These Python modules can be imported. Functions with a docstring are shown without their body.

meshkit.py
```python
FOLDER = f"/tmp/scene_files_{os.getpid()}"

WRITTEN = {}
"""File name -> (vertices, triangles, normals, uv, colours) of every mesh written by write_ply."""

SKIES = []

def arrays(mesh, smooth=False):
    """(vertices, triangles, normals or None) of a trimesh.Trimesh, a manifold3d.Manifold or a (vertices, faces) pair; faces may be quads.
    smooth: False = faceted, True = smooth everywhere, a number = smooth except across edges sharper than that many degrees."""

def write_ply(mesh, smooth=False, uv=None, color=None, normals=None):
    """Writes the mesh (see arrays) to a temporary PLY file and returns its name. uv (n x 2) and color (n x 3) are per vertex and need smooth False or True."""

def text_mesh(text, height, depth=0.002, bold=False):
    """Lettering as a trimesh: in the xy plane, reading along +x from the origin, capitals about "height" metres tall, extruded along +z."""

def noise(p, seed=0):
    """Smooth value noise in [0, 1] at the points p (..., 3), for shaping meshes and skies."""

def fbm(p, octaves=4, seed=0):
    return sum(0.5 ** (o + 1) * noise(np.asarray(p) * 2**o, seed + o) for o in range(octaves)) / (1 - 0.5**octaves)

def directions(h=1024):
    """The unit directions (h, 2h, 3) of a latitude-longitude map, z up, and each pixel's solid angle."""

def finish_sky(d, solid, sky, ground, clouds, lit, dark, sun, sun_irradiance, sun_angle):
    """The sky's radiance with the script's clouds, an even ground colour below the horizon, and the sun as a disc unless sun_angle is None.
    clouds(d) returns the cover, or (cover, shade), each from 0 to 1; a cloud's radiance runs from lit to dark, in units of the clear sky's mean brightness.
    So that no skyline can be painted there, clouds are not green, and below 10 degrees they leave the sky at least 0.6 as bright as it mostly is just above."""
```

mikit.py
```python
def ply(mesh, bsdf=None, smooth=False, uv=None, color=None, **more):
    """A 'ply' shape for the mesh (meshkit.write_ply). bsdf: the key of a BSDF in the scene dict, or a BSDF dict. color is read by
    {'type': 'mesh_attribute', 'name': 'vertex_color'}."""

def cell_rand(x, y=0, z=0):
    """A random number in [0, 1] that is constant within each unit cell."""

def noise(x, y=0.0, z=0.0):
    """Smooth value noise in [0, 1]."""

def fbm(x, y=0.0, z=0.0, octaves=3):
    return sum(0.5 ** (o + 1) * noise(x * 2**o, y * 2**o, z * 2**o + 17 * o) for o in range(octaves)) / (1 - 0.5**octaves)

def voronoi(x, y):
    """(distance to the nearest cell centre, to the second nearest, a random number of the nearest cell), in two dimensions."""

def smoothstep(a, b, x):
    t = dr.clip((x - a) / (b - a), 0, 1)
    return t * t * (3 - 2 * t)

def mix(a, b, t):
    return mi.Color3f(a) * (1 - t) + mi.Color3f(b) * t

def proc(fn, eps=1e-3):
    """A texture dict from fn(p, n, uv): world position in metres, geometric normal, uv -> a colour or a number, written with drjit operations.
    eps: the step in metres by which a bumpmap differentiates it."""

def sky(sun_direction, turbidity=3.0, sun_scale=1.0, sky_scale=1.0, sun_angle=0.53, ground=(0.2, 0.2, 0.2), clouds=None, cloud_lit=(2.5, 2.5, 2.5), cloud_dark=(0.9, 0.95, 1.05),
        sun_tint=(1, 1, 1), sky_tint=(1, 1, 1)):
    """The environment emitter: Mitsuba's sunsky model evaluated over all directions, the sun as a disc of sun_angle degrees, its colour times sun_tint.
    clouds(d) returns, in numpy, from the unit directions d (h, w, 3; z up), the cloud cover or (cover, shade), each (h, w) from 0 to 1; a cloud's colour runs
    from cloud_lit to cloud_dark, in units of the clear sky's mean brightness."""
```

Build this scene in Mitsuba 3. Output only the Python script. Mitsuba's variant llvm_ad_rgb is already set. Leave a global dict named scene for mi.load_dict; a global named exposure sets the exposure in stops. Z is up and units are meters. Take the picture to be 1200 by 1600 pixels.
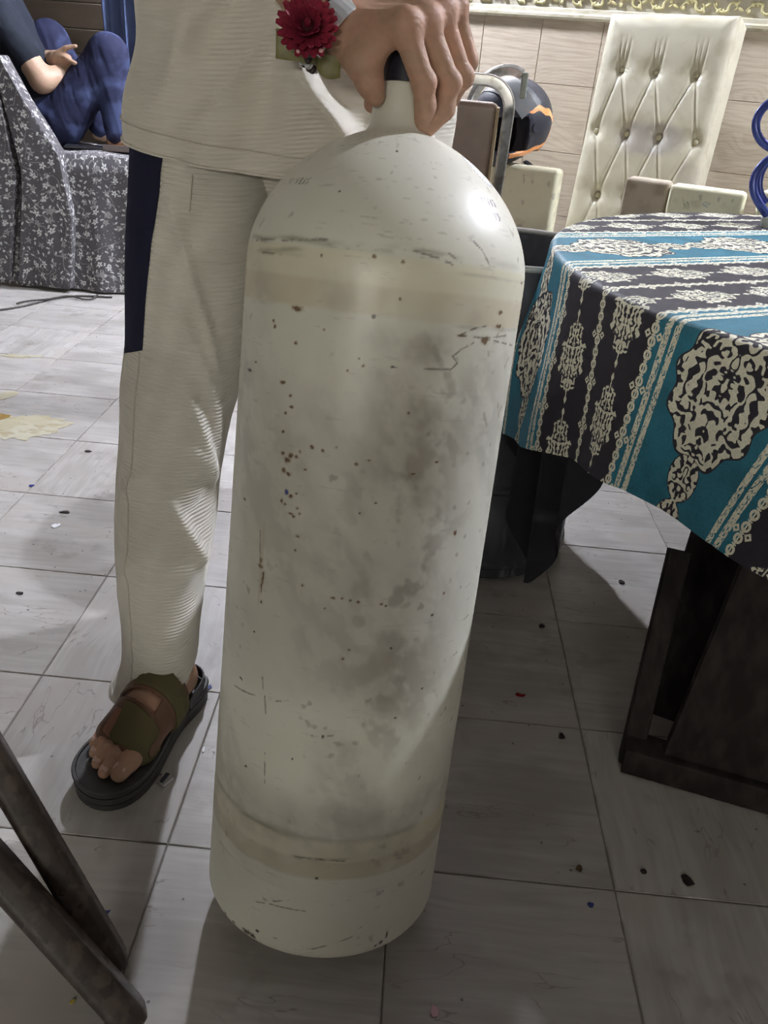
import math, random
import numpy as np, trimesh, manifold3d as m3
import drjit as dr
import mitsuba as mi
import mikit, meshkit
from mikit import proc, noise, fbm, voronoi, cell_rand, smoothstep, mix
from shapely.geometry import Polygon, Point, LineString
from shapely import affinity

# ------------------------------------------------------------------ camera, lamps, exposure
T = mi.ScalarTransform4f
PITCH, ROLL = math.radians(29.0), math.radians(5.0)
FWD = np.array([0, math.cos(PITCH), -math.sin(PITCH)])
DOWN0 = np.array([0, -math.sin(PITCH), -math.cos(PITCH)])
UP = -(math.sin(ROLL) * np.array([1.0, 0, 0]) + math.cos(ROLL) * DOWN0)
EYE = np.array([0, 0, 0.95])
scene, labels = {}, {}
scene['camera'] = {'type': 'perspective', 'fov': math.degrees(2 * math.atan(600 / 1260)), 'fov_axis': 'x', 'near_clip': 0.02, 'far_clip': 50,
                   'to_world': T().look_at(origin=EYE.tolist(), target=(EYE + FWD).tolist(), up=UP.tolist())}
exposure = 0.0
LAMP_A = (-0.30, 3.50, 1.95)      # unseen cool bulb behind the standing man, placed to light the left floor
LAMP_B = (2.45, 2.12, 2.75)       # unseen cool bulb at the right, placed to light the dome and table
LAMP_C = (-0.2, -3.20, 1.55)      # two unseen tubes behind the photographer, placed to light the cylinder front
POWER_A, POWER_B, POWER_C = 3200.0, 5600.0, 230.0
WARM = (1.01, 1.0, 0.90)
COOL = (0.92, 0.97, 1.1)

# ------------------------------------------------------------------ helpers
rng = np.random.default_rng(7)
E1, E2 = np.array([0.9110, -0.4124, 0]), np.array([0.4124, 0.9110, 0])   # along the back wall, towards it
WALL = 3.30
WM = np.eye(4); WM[:3, 0], WM[:3, 1] = E1, E2

def wp(a, d, z):                       # a point given in the room's own axes
    return E1 * a + E2 * d + np.array([0, 0, z])

def room_m(a, d, z, yaw=0.0):
    m = trimesh.transformations.rotation_matrix(math.radians(yaw), [0, 0, 1])
    m = WM @ m
    m[:3, 3] = wp(a, d, z)
    return m

def place_m(x, y, z, yaw=0.0):
    m = trimesh.transformations.rotation_matrix(math.radians(yaw), [0, 0, 1])
    m[:3, 3] = (x, y, z)
    return m

counts = {}
def numbered(name):
    n = counts.get(name, 0)
    counts[name] = n + 1
    return name if n == 0 else f'{name}_{n:03d}'

def thing(name, label=None, cat=None, group=None, kind=None):
    key = numbered(name)
    d = {}
    if label: d['label'] = label
    if cat: d['category'] = cat
    if group: d['group'] = group
    if kind: d['kind'] = kind
    if d: labels[key] = d
    return key

def put(key, mesh, bsdf, smooth=30, matrix=None, **kw):
    d = mikit.ply(mesh, bsdf, smooth=smooth, **kw) if not isinstance(mesh, dict) else dict(mesh)
    if matrix is not None: d['to_world'] = T(np.asarray(matrix, float).tolist())
    scene[key] = d
    return key

def part(parent, name, mesh, bsdf, smooth=30, label=None, matrix=None, kind=None, **kw):
    key = numbered(parent + '__' + name)
    put(key, mesh, bsdf, smooth, matrix, **kw)
    d = {}
    if label: d['label'] = label
    if kind: d['kind'] = kind
    if d: labels[key] = d
    return key

def tm(m):
    a = m.to_mesh()
    return trimesh.Trimesh(np.asarray(a.vert_properties)[:, :3], np.asarray(a.tri_verts), process=False)

def cat(*ms):
    return trimesh.util.concatenate([m for m in ms])

def rbox(sx, sy, sz, r=0.004, seg=2):
    """box centred on the origin with rounded edges"""
    r = min(r, sx * .49, sy * .49, sz * .49)
    pts = []
    s = trimesh.creation.icosphere(subdivisions=1, radius=r).vertices if seg > 1 else trimesh.creation.icosahedron().vertices * r
    for i in (-1, 1):
        for j in (-1, 1):
            for k in (-1, 1):
                pts.append(s + np.array([i * (sx / 2 - r), j * (sy / 2 - r), k * (sz / 2 - r)]))
    return trimesh.convex.convex_hull(np.vstack(pts))

def cbox(sx, sy, sz, c=0.0015):
    """cheap bevelled slab: top edge chamfered"""
    hx, hy = sx / 2, sy / 2
    v = np.array([[-hx, -hy, 0], [hx, -hy, 0], [hx, hy, 0], [-hx, hy, 0], [-hx, -hy, sz - c], [hx, -hy, sz - c], [hx, hy, sz - c], [-hx, hy, sz - c],
                  [-hx + c, -hy + c, sz], [hx - c, -hy + c, sz], [hx - c, hy - c, sz], [-hx + c, hy - c, sz]])
    f = []
    for a in (0, 4):
        for i in range(4):
            j = (i + 1) % 4
            f += [[a + i, a + j, a + 4 + j], [a + i, a + 4 + j, a + 4 + i]]
    f += [[8, 9, 10], [8, 10, 11], [0, 2, 1], [0, 3, 2]]
    return trimesh.Trimesh(v, f, process=False)

def frames(path, up=None):
    p = np.asarray(path, float)
    t = np.gradient(p, axis=0); t /= np.linalg.norm(t, axis=1, keepdims=True)
    n = np.cross(t[0], [0, 0, 1.0] if up is None else up)
    if np.linalg.norm(n) < 1e-3: n = np.cross(t[0], [1.0, 0, 0])
    n /= np.linalg.norm(n); N = [n]
    for i in range(1, len(p)):
        n = N[-1] - t[i] * (N[-1] @ t[i]); n /= np.linalg.norm(n); N.append(n)
    N = np.array(N)
    return p, N, np.cross(t, N)

def sweep(path, section, scale=None, caps=True, up=None):
    """section: closed 2D polygon (n,2) swept along the path"""
    p, N, B = frames(path, up)
    s = np.asarray(section, float); n = len(s)
    sc = np.ones(len(p)) if scale is None else np.asarray(scale, float)
    v = p[:, None] + sc[:, None, None] * (s[None, :, :1] * N[:, None] + s[None, :, 1:] * B[:, None])
    f = []
    for i in range(len(p) - 1):
        for j in range(n):
            k = (j + 1) % n
            f += [[i * n + j, i * n + k, (i + 1) * n + k], [i * n + j, (i + 1) * n + k, (i + 1) * n + j]]
    V = v.reshape(-1, 3)
    if caps:
        a = len(V); V = np.vstack([V, p[:1], p[-1:]])
        for j in range(n):
            k = (j + 1) % n
            f += [[a, k, j], [a + 1, (len(p) - 1) * n + j, (len(p) - 1) * n + k]]
    m = trimesh.Trimesh(V, f, process=False)
    if caps and m.volume < 0: m.invert()
    return m

def circle(r, n=12):
    a = np.arange(n) * 2 * np.pi / n
    return np.c_[r * np.cos(a), r * np.sin(a)]

def rrect(w, h, r, n=3):
    out = []
    for cx, cy, a0 in ((w / 2 - r, h / 2 - r, 0), (-w / 2 + r, h / 2 - r, 90), (-w / 2 + r, -h / 2 + r, 180), (w / 2 - r, -h / 2 + r, 270)):
        for k in range(n + 1):
            a = math.radians(a0 + 90 * k / n)
            out.append((cx + r * math.cos(a), cy + r * math.sin(a)))
    return np.array(out)

def smooth_path(pts, n=40):
    from scipy.interpolate import CubicSpline
    p = np.asarray(pts, float)
    t = np.r_[0, np.cumsum(np.linalg.norm(np.diff(p, axis=0), axis=1))]
    return CubicSpline(t, p)(np.linspace(0, t[-1], n))

def tube(path, r, n=10, smooth_n=None):
    p = smooth_path(path, smooth_n) if smooth_n else np.asarray(path, float)
    sc = None
    if np.ndim(r): sc = np.interp(np.linspace(0, 1, len(p)), np.linspace(0, 1, len(r)), r); r = 1.0
    return sweep(p, circle(r, n), sc)

def bar(a, b, w, h, r=0.003, up=(0, 0, 1)):
    a, b = np.asarray(a, float), np.asarray(b, float)
    return sweep([a, a + (b - a) * .5, b], rrect(w, h, r, 2), up=up)

def lathe(profile, n=64):
    return trimesh.creation.revolve(np.asarray(profile, float), sections=n)

def extrude(poly, h):
    return trimesh.creation.extrude_polygon(poly, h, engine='earcut')

def grid_mesh(P, closed_u=False):
    """P (nv, nu, 3) -> mesh; closed_u joins the columns"""
    nv, nu = P.shape[:2]
    f = []
    i, j = np.meshgrid(np.arange(nv - 1), np.arange(nu if closed_u else nu - 1), indexing='ij')
    a = i * nu + j; b = i * nu + (j + 1) % nu; c = (i + 1) * nu + (j + 1) % nu; d = (i + 1) * nu + j
    F = np.stack([a, b, c, d], -1).reshape(-1, 4)
    return trimesh.Trimesh(P.reshape(-1, 3), np.vstack([F[:, [0, 1, 2]], F[:, [0, 2, 3]]]), process=False)

def solidify(m, th):
    """sheet -> closed shell of thickness th"""
    n = m.vertex_normals
    v = np.vstack([m.vertices + n * th / 2, m.vertices - n * th / 2]); k = len(m.vertices)
    f = [m.faces, m.faces[:, ::-1] + k]
    e = np.sort(m.edges, axis=1); u, inv, c = np.unique(e, axis=0, return_inverse=True, return_counts=True)
    be = m.edges[c[inv] == 1]
    f += [np.c_[be[:, 1], be[:, 0], be[:, 0] + k], np.c_[be[:, 1], be[:, 0] + k, be[:, 1] + k]]
    return trimesh.Trimesh(v, np.vstack(f), process=False)

def isosurface(f, lo, hi, h):
    """surface nets of f(points)=0 on a grid"""
    lo, hi = np.asarray(lo, float), np.asarray(hi, float)
    n = np.ceil((hi - lo) / h).astype(int) + 1
    g = [lo[k] + h * np.arange(n[k]) for k in range(3)]
    B = 6
    nb = -(-n // B)
    cen = np.stack(np.meshgrid(*[lo[k] + h * (np.arange(nb[k]) * B + (B - 1) / 2) for k in range(3)], indexing='ij'), -1)
    dc = f(cen.reshape(-1, 3)).reshape(nb)
    near = np.abs(dc) < 1.5 * B * h
    up_ = lambda A: np.repeat(np.repeat(np.repeat(A, B, 0), B, 1), B, 2)[:n[0], :n[1], :n[2]]
    D, mk = up_(dc).copy(), up_(near)
    ii = np.argwhere(mk)
    D[mk] = f(lo + h * ii)
    s = D < 0
    corners = [(a, b, c) for a in (0, 1) for b in (0, 1) for c in (0, 1)]
    sub = lambda A, c: A[c[0]:n[0] - 1 + c[0], c[1]:n[1] - 1 + c[1], c[2]:n[2] - 1 + c[2]]
    cnt = sum(sub(s, c).astype(int) for c in corners)
    act = (cnt > 0) & (cnt < 8)
    idx = -np.ones(act.shape, int); idx[act] = np.arange(act.sum())
    acc = np.zeros((act.sum(), 3)); w = np.zeros(act.sum())
    for p, c in enumerate(corners):
        for k in range(3):
            if c[k]: continue
            c2 = list(c); c2[k] = 1
            a, b = sub(D, c)[act], sub(D, c2)[act]
            x = (a < 0) != (b < 0)
            t = np.where(x, a / np.where(x, a - b, 1), 0)
            q = np.tile(np.array(c, float), (len(a), 1)); q[:, k] = t
            acc[x] += q[x]; w[x] += 1
    V = lo + h * (np.argwhere(act) + acc / w[:, None])
    F = []
    for k in range(3):
        o = [i for i in range(3) if i != k]
        sl0 = [slice(None)] * 3; sl1 = [slice(None)] * 3
        sl0[k], sl1[k] = slice(0, -1), slice(1, None)
        a, b = s[tuple(sl0)], s[tuple(sl1)]
        e = np.argwhere(a != b)
        e = e[(e[:, o[0]] > 0) & (e[:, o[1]] > 0) & (e[:, o[0]] < n[o[0]] - 1) & (e[:, o[1]] < n[o[1]] - 1)]
        q = []
        for d0, d1 in ((-1, -1), (0, -1), (0, 0), (-1, 0)):
            z = e.copy(); z[:, o[0]] += d0; z[:, o[1]] += d1
            q.append(idx[tuple(z.T)])
        q = np.stack(q, 1)
        flip = s[tuple(e.T)] == (k == 1)
        q[flip] = q[flip][:, ::-1]
        F.append(q)
    F = np.vstack(F)
    m = trimesh.Trimesh(V, np.vstack([F[:, [0, 1, 2]], F[:, [0, 2, 3]]]), process=False)
    if m.volume < 0: m.invert()
    return m

def smin(a, b, k):
    h = np.clip(0.5 + 0.5 * (b - a) / k, 0, 1)
    return b * (1 - h) + a * h - k * h * (1 - h)

def cone(p, a, b, ra, rb):
    a, b = np.asarray(a, float), np.asarray(b, float)
    ab = b - a
    t = np.clip((p - a) @ ab / (ab @ ab), 0, 1)
    return np.linalg.norm(p - a - t[:, None] * ab, axis=1) - (ra + (rb - ra) * t)

def ellipsoid(p, c, r, rot=None):
    q = p - np.asarray(c, float)
    if rot is not None: q = q @ rot
    r = np.asarray(r, float)
    k = np.linalg.norm(q / r, axis=1)
    return (k - 1) * r.min() * 0.5 + (k - 1) * k / np.maximum(np.linalg.norm(q / r ** 2, axis=1), 1e-9) * 0.5

def chain(p, pts, rs, k):
    d = None
    for a, b, ra, rb in zip(pts[:-1], pts[1:], rs[:-1], rs[1:]):
        c = cone(p, a, b, ra, rb)
        d = c if d is None else smin(d, c, k)
    return d

def blob(x, y, n=9, r=0.01, seed=0, sx=1.0, sy=1.0):
    g = np.random.default_rng(seed)
    a = np.linspace(0, 2 * np.pi, n, endpoint=False)
    rr = r * g.uniform(.6, 1.15, n)
    return Polygon(np.c_[x + rr * np.cos(a) * sx, y + rr * np.sin(a) * sy])

# ------------------------------------------------------------------ materials
def rgb(*c): return {'type': 'rgb', 'value': list(c)}
def pr(color, rough=0.5, spec=0.5, metallic=0.0, **kw):
    c = color if isinstance(color, dict) else rgb(*color)
    r = rough if isinstance(rough, dict) else float(rough)
    return {'type': 'twosided', 'b': {'type': 'principled', 'base_color': c, 'roughness': r, 'specular': float(spec), 'metallic': float(metallic), **kw}}
def bumped(color, fn, scale, rough=0.7, spec=0.4, eps=1e-3, **kw):
    c = color if isinstance(color, dict) else rgb(*color)
    return {'type': 'twosided', 'b': {'type': 'bumpmap', 'arbitrary': proc(fn, eps), 'scale': float(scale),
            'bsdf': {'type': 'principled', 'base_color': c, 'roughness': float(rough), 'specular': float(spec), **kw}}}
def mat(name, d): scene[name] = d; return name

FLOOR_ROT = math.radians(-1.0)
FX0, FY0, FP = 0.0378, 0.7255, 0.3050
cr, sr = math.cos(FLOOR_ROT), math.sin(FLOOR_ROT)

def tile_col(p, n, uv):
    x = (p.x * cr + p.y * sr - FX0) / FP; y = (-p.x * sr + p.y * cr - FY0) / FP
    i, j = dr.floor(x), dr.floor(y)
    k = cell_rand(i, j, 3); k2 = cell_rand(i, j, 5)
    u, v = x - i, y - j
    turn = k2 > 0.82
    a = dr.select(turn, v, u); b = dr.select(turn, u, v)
    ox = k * 37.0
    warp = fbm(a * 1.6 + ox, b * 3.0 + ox, 1.5, 2) - 0.5
    streak = fbm(a * 3.0 + ox, b * 46.0 + warp * 5.0 + ox, 4.0, 4)
    clouds_ = fbm(a * 2.5 + ox, b * 4.0 - ox, 8.0, 3)
    vein = dr.abs(fbm(a * 2.6 + ox * 1.7, b * 11.0 + warp * 3.0, 12.0, 4) - 0.5)
    vein = (1 - smoothstep(0.0, 0.015, vein)) * smoothstep(0.5, 0.7, fbm(a * 5.0 - ox, b * 5.0 + ox, 2.0, 2))
    c = mix((0.33, 0.308, 0.284), (0.445, 0.428, 0.405), smoothstep(0.25, 0.75, streak * 0.32 + clouds_ * 0.68))
    c = mix(c, (0.36, 0.31, 0.27), 0.45 * smoothstep(0.55, 0.8, clouds_))
    c = mix(c, (0.21, 0.18, 0.155), 0.65 * vein)
    c = c * (0.93 + 0.12 * k)
    # trodden-in dirt, scuffs and dark flecks
    d = fbm(p.x * 9.0, p.y * 9.0, 3.0, 4)
    c = mix(c, (0.20, 0.175, 0.15), 0.4 * smoothstep(0.60, 0.78, d) * smoothstep(0.35, 0.7, fbm(p.x * 40.0, p.y * 40.0, 7.0, 3)))
    f1, f2, fr = voronoi(p.x * 26.0, p.y * 26.0)
    c = mix(c, (0.09, 0.08, 0.075), dr.select((fr > 0.9) & (f1 < 0.05), mi.Float(0.75), mi.Float(0.0)))
    e = dr.minimum(dr.minimum(u, 1 - u), dr.minimum(v, 1 - v)) * FP
    c = mix(c, (0.17, 0.15, 0.13), 0.5 * (1 - smoothstep(0.0012, 0.004, e)) * smoothstep(0.3, 0.6, fbm(p.x * 30.0, p.y * 30.0, 0.0, 2)))
    return c
def tile_rough(p, n, uv):
    return 0.26 + 0.25 * fbm(p.x * 7.0, p.y * 7.0, 1.0, 3)
mat('m_tile', pr(proc(tile_col), proc(tile_rough), 0.4))
mat('m_grout', pr((0.165, 0.147, 0.128), 0.9, 0.2))

def wa(p): return p.x * 0.9110 - p.y * 0.4124
WT = 0.225
def walltile_col(p, n, uv):
    a, z = wa(p), p.z
    i, j = dr.floor((a - 0.09) / WT), dr.floor((z - 0.03) / WT)
    k = cell_rand(i, j, 9)
    o = k * 23.0
    x, y = a * 3.2 + o, z * 10.0 + o
    w = fbm(x * 1.2, y * 0.5, o, 3)
    cath = dr.abs((z - 0.03) / WT - j - 0.5 + (w - 0.5) * 0.6) * 2.0
    ring = dr.sin((cath * 5.0 + (a * 1.2 - w * 4.0) * 1.8 + fbm(x * 2.0, y * 2.5, 2.0, 2) * 1.2) * 6.283)
    fine = fbm(a * 14.0 + o, z * 260.0, 1.0, 3)
    g = smoothstep(0.1, 0.95, ring) * 0.35 + 0.5 * smoothstep(0.35, 0.75, fine)
    c = mix((0.50, 0.435, 0.35), (0.36, 0.29, 0.22), g * (0.75 + 0.3 * k))
    return c * (0.95 + 0.1 * k)
mat('m_walltile', pr(proc(walltile_col), 0.42, 0.45))
mat('m_wallgrout', pr((0.42, 0.36, 0.29), 0.9, 0.2))
def plaster_col(p, n, uv):
    return mix((0.62, 0.55, 0.51), (0.70, 0.64, 0.60), fbm(p.x * 3.0, p.z * 3.0, p.y * 3.0, 4))
mat('m_plaster', pr(proc(plaster_col), 0.85, 0.2))
mat('m_ceiling', pr((0.13, 0.12, 0.11), 0.9, 0.2))  # ceiling is out of view, dark to hold down bounced light
mat('m_farwall', pr((0.13, 0.115, 0.10), 0.9, 0.2))  # side and front walls out of view, darkened to cut bounced light
def rail_col(p, n, uv):
    return mix((0.47, 0.44, 0.35), (0.37, 0.335, 0.23), smoothstep(0.5, 0.75, fbm(p.x * 40.0, p.y * 40.0, p.z * 40.0, 3)))
mat('m_rail', pr(proc(rail_col), 0.4, 0.5))
mat('m_rail_gold', pr((0.50, 0.46, 0.25), 0.38, 0.5))

# cylinder paint: marks live in the cylinder's own axes, uv = (arc metres from the front, height along the axis)
CY_BASE = np.array([-0.0403, 0.6808, 0.0294]); CY_U = np.array([0.02758, 0.22295, 0.97444]); CY_R = 0.1421
# (arc metres from the front, height, half width, half height, 0 rust 1 dark 2 bare grey 3 blue): chips measured along the paint
MARKS=[(-0.078,0.711,0.0043,0.0022,0),(-0.009,0.763,0.0011,0.0013,0),(0.016,0.761,0.0012,0.0012,0),(-0.057,0.759,0.0009,0.0008,0),(-0.004,0.713,0.0015,0.0014,1),(0.017,0.730,0.0008,0.0008,0),(-0.107,0.697,0.0014,0.0011,0),(-0.104,0.692,0.0014,0.0011,0),(-0.076,0.680,0.0014,0.0014,0),(-0.048,0.696,0.0008,0.0007,0),(-0.145,0.645,0.0063,0.0012,1),(-0.088,0.643,0.0027,0.0012,0),(-0.132,0.655,0.0015,0.0007,0),(-0.078,0.632,0.0012,0.0009,0),(-0.076,0.622,0.0017,0.0009,0),(-0.082,0.615,0.0011,0.0008,0),(-0.083,0.597,0.0014,0.0011,0),(-0.023,0.663,0.0009,0.0008,0),(-0.009,0.669,0.0011,0.0010,0),(-0.013,0.675,0.0007,0.0006,0),(0.018,0.671,0.0026,0.0008,1),(-0.050,0.588,0.0016,0.0014,0),(-0.039,0.587,0.0010,0.0010,0),(-0.062,0.582,0.0011,0.0011,0),(-0.072,0.576,0.0022,0.0024,0),(-0.076,0.571,0.0026,0.0021,0),(-0.081,0.577,0.0017,0.0013,0),(-0.065,0.576,0.0017,0.0015,0),(-0.079,0.560,0.0018,0.0019,0),(-0.073,0.558,0.0026,0.0016,0),(-0.055,0.566,0.0010,0.0009,0),(-0.026,0.592,0.0007,0.0007,0),(-0.006,0.579,0.0012,0.0012,0),(0.005,0.584,0.0018,0.0007,0),(-0.027,0.563,0.0030,0.0030,2),(0.072,0.586,0.0017,0.0009,0),(0.048,0.574,0.0019,0.0008,0),(0.059,0.613,0.0020,0.0015,2),(0.037,0.631,0.0008,0.0007,0),(0.129,0.727,0.0028,0.0014,0),(0.129,0.714,0.0054,0.0018,0),(0.111,0.701,0.0048,0.0029,0),(0.081,0.704,0.0037,0.0009,0),(0.174,0.756,0.0048,0.0009,0),(-0.073,0.540,0.0019,0.0026,3),(-0.068,0.537,0.0019,0.0015,0),(-0.062,0.541,0.0010,0.0007,0),(-0.078,0.530,0.0012,0.0016,0),(-0.074,0.528,0.0011,0.0013,0),(-0.059,0.527,0.0015,0.0008,0),(-0.066,0.520,0.0024,0.0009,0),(-0.063,0.518,0.0014,0.0009,0),(-0.057,0.522,0.0011,0.0009,0),(-0.057,0.499,0.0018,0.0011,0),(-0.058,0.485,0.0010,0.0010,0),(-0.100,0.462,0.0014,0.0026,0),(-0.100,0.456,0.0028,0.0016,0),(-0.095,0.445,0.0013,0.0060,0),(-0.096,0.436,0.0011,0.0054,0),(-0.095,0.419,0.0016,0.0024,1),(-0.047,0.451,0.0012,0.0012,0),(-0.015,0.444,0.0016,0.0008,0),(-0.006,0.445,0.0011,0.0009,0),(0.002,0.444,0.0009,0.0007,0),(0.010,0.443,0.0011,0.0008,0),(-0.022,0.432,0.0008,0.0008,0),(0.033,0.442,0.0012,0.0009,0),(0.038,0.440,0.0008,0.0008,0),(0.076,0.437,0.0031,0.0028,2),(0.092,0.426,0.0013,0.0011,1),(0.104,0.448,0.0014,0.0013,0),(0.108,0.512,0.0016,0.0021,0),(-0.136,0.516,0.0024,0.0010,1),(0.016,0.544,0.0010,0.0007,1),(0.002,0.533,0.0008,0.0009,1),(-0.102,0.383,0.0015,0.0010,1),(-0.119,0.322,0.0024,0.0012,1),(0.001,0.381,0.0011,0.0014,0),(0.049,0.394,0.0010,0.0010,1),(-0.100,0.224,0.0020,0.0012,1),(0.032,0.335,0.0027,0.0029,2),(0.005,0.285,0.0039,0.0022,2),(0.023,0.287,0.0027,0.0025,2),(0.087,0.139,0.0047,0.0027,2),(0.094,0.133,0.0044,0.0024,2),(0.071,0.092,0.0043,0.0031,2),(0.101,0.092,0.0037,0.0028,2),(0.142,0.085,0.0054,0.0021,2),(-0.002,0.118,0.0018,0.0021,1),(-0.079,0.015,0.0063,0.0041,1),(-0.071,0.016,0.0043,0.0030,1),(-0.119,0.014,0.0034,0.0016,1),(-0.102,0.014,0.0029,0.0014,1),(-0.065,0.026,0.0019,0.0019,1),(0.090,0.028,0.0015,0.0039,1),(0.083,0.020,0.0028,0.0019,1),(0.076,0.017,0.0018,0.0015,1),(-0.058,0.072,0.0024,0.0017,2),(0.030,0.248,0.0014,0.0012,2),(-0.041,0.258,0.0008,0.0009,1),(-0.011,0.291,0.0010,0.0018,1),(-0.022,0.290,0.0008,0.0009,1),(0.006,0.391,0.0009,0.0008,0),(0.092,0.343,0.0013,0.0009,1),(0.063,0.314,0.0009,0.0009,1),(0.107,0.230,0.0017,0.0017,2),(-0.055,0.814,0.0011,0.0007,1),(-0.001,0.856,0.0016,0.0008,1),]
# scratches as polylines (arc, height)
LINES=[[(0.096,0.698),(0.083,0.692),(0.074,0.685),(0.08,0.679),(0.074,0.673),(0.047,0.672)],[(0.076,0.703),(0.094,0.711),(0.11,0.714)],[(0.08,0.704),(0.11,0.703),(0.148,0.706)],[(0.113,0.702),(0.174,0.696)],[(-0.028,0.141),(-0.0,0.143),(0.026,0.142)],[(-0.018,0.019),(0.004,0.024),(0.024,0.032),(0.045,0.039)],[(-0.065,0.026),(-0.04,0.027)],[(-0.07,0.064),(-0.05,0.07),(-0.011,0.073)],[(-0.052,0.078),(-0.047,0.075),(-0.03,0.083)],[(-0.085,0.338),(-0.083,0.325)],[(-0.08,0.318),(-0.077,0.299)],[(-0.065,0.318),(-0.051,0.323)],[(-0.132,0.307),(-0.111,0.31),(-0.094,0.313)],[(-0.074,0.253),(-0.071,0.217)],[(-0.104,0.492),(-0.101,0.459)],[(0.145,0.37),(0.132,0.367)],[(0.163,0.408),(0.15,0.405)],[(0.057,0.773),(0.072,0.766)],[(0.016,0.772),(0.034,0.77),(0.051,0.767),(0.062,0.764)],[(0.081,0.788),(0.094,0.78),(0.105,0.767)],[(-0.163,0.766),(-0.115,0.769)],[(-0.105,0.768),(-0.061,0.772),(-0.053,0.772)],[(-0.134,0.756),(-0.102,0.756)],[(-0.006,0.293),(-0.001,0.294)],]
def segdist(a, h, p, q):
    p, q = np.array(p), np.array(q)
    d = q - p
    t = np.clip(((a - p[0]) * d[0] + (h - p[1]) * d[1]) / (d @ d + 1e-12), 0, 1)
    return np.hypot(a - p[0] - t * d[0], h - p[1] - t * d[1])
def N(a, h, f, s=0, o=3, stretch=1.0):
    if .35 < stretch < 2.6: a, h = .82 * a + .57 * h, (-.57 * a + .82 * h)
    return meshkit.fbm(np.stack([a * f, h * f * stretch, np.full_like(a, 3.7 + s)], -1), o, s)
def sst(a, b, x):
    t = np.clip((x - a) / (b - a), 0, 1); return t * t * (3 - 2 * t)
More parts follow.
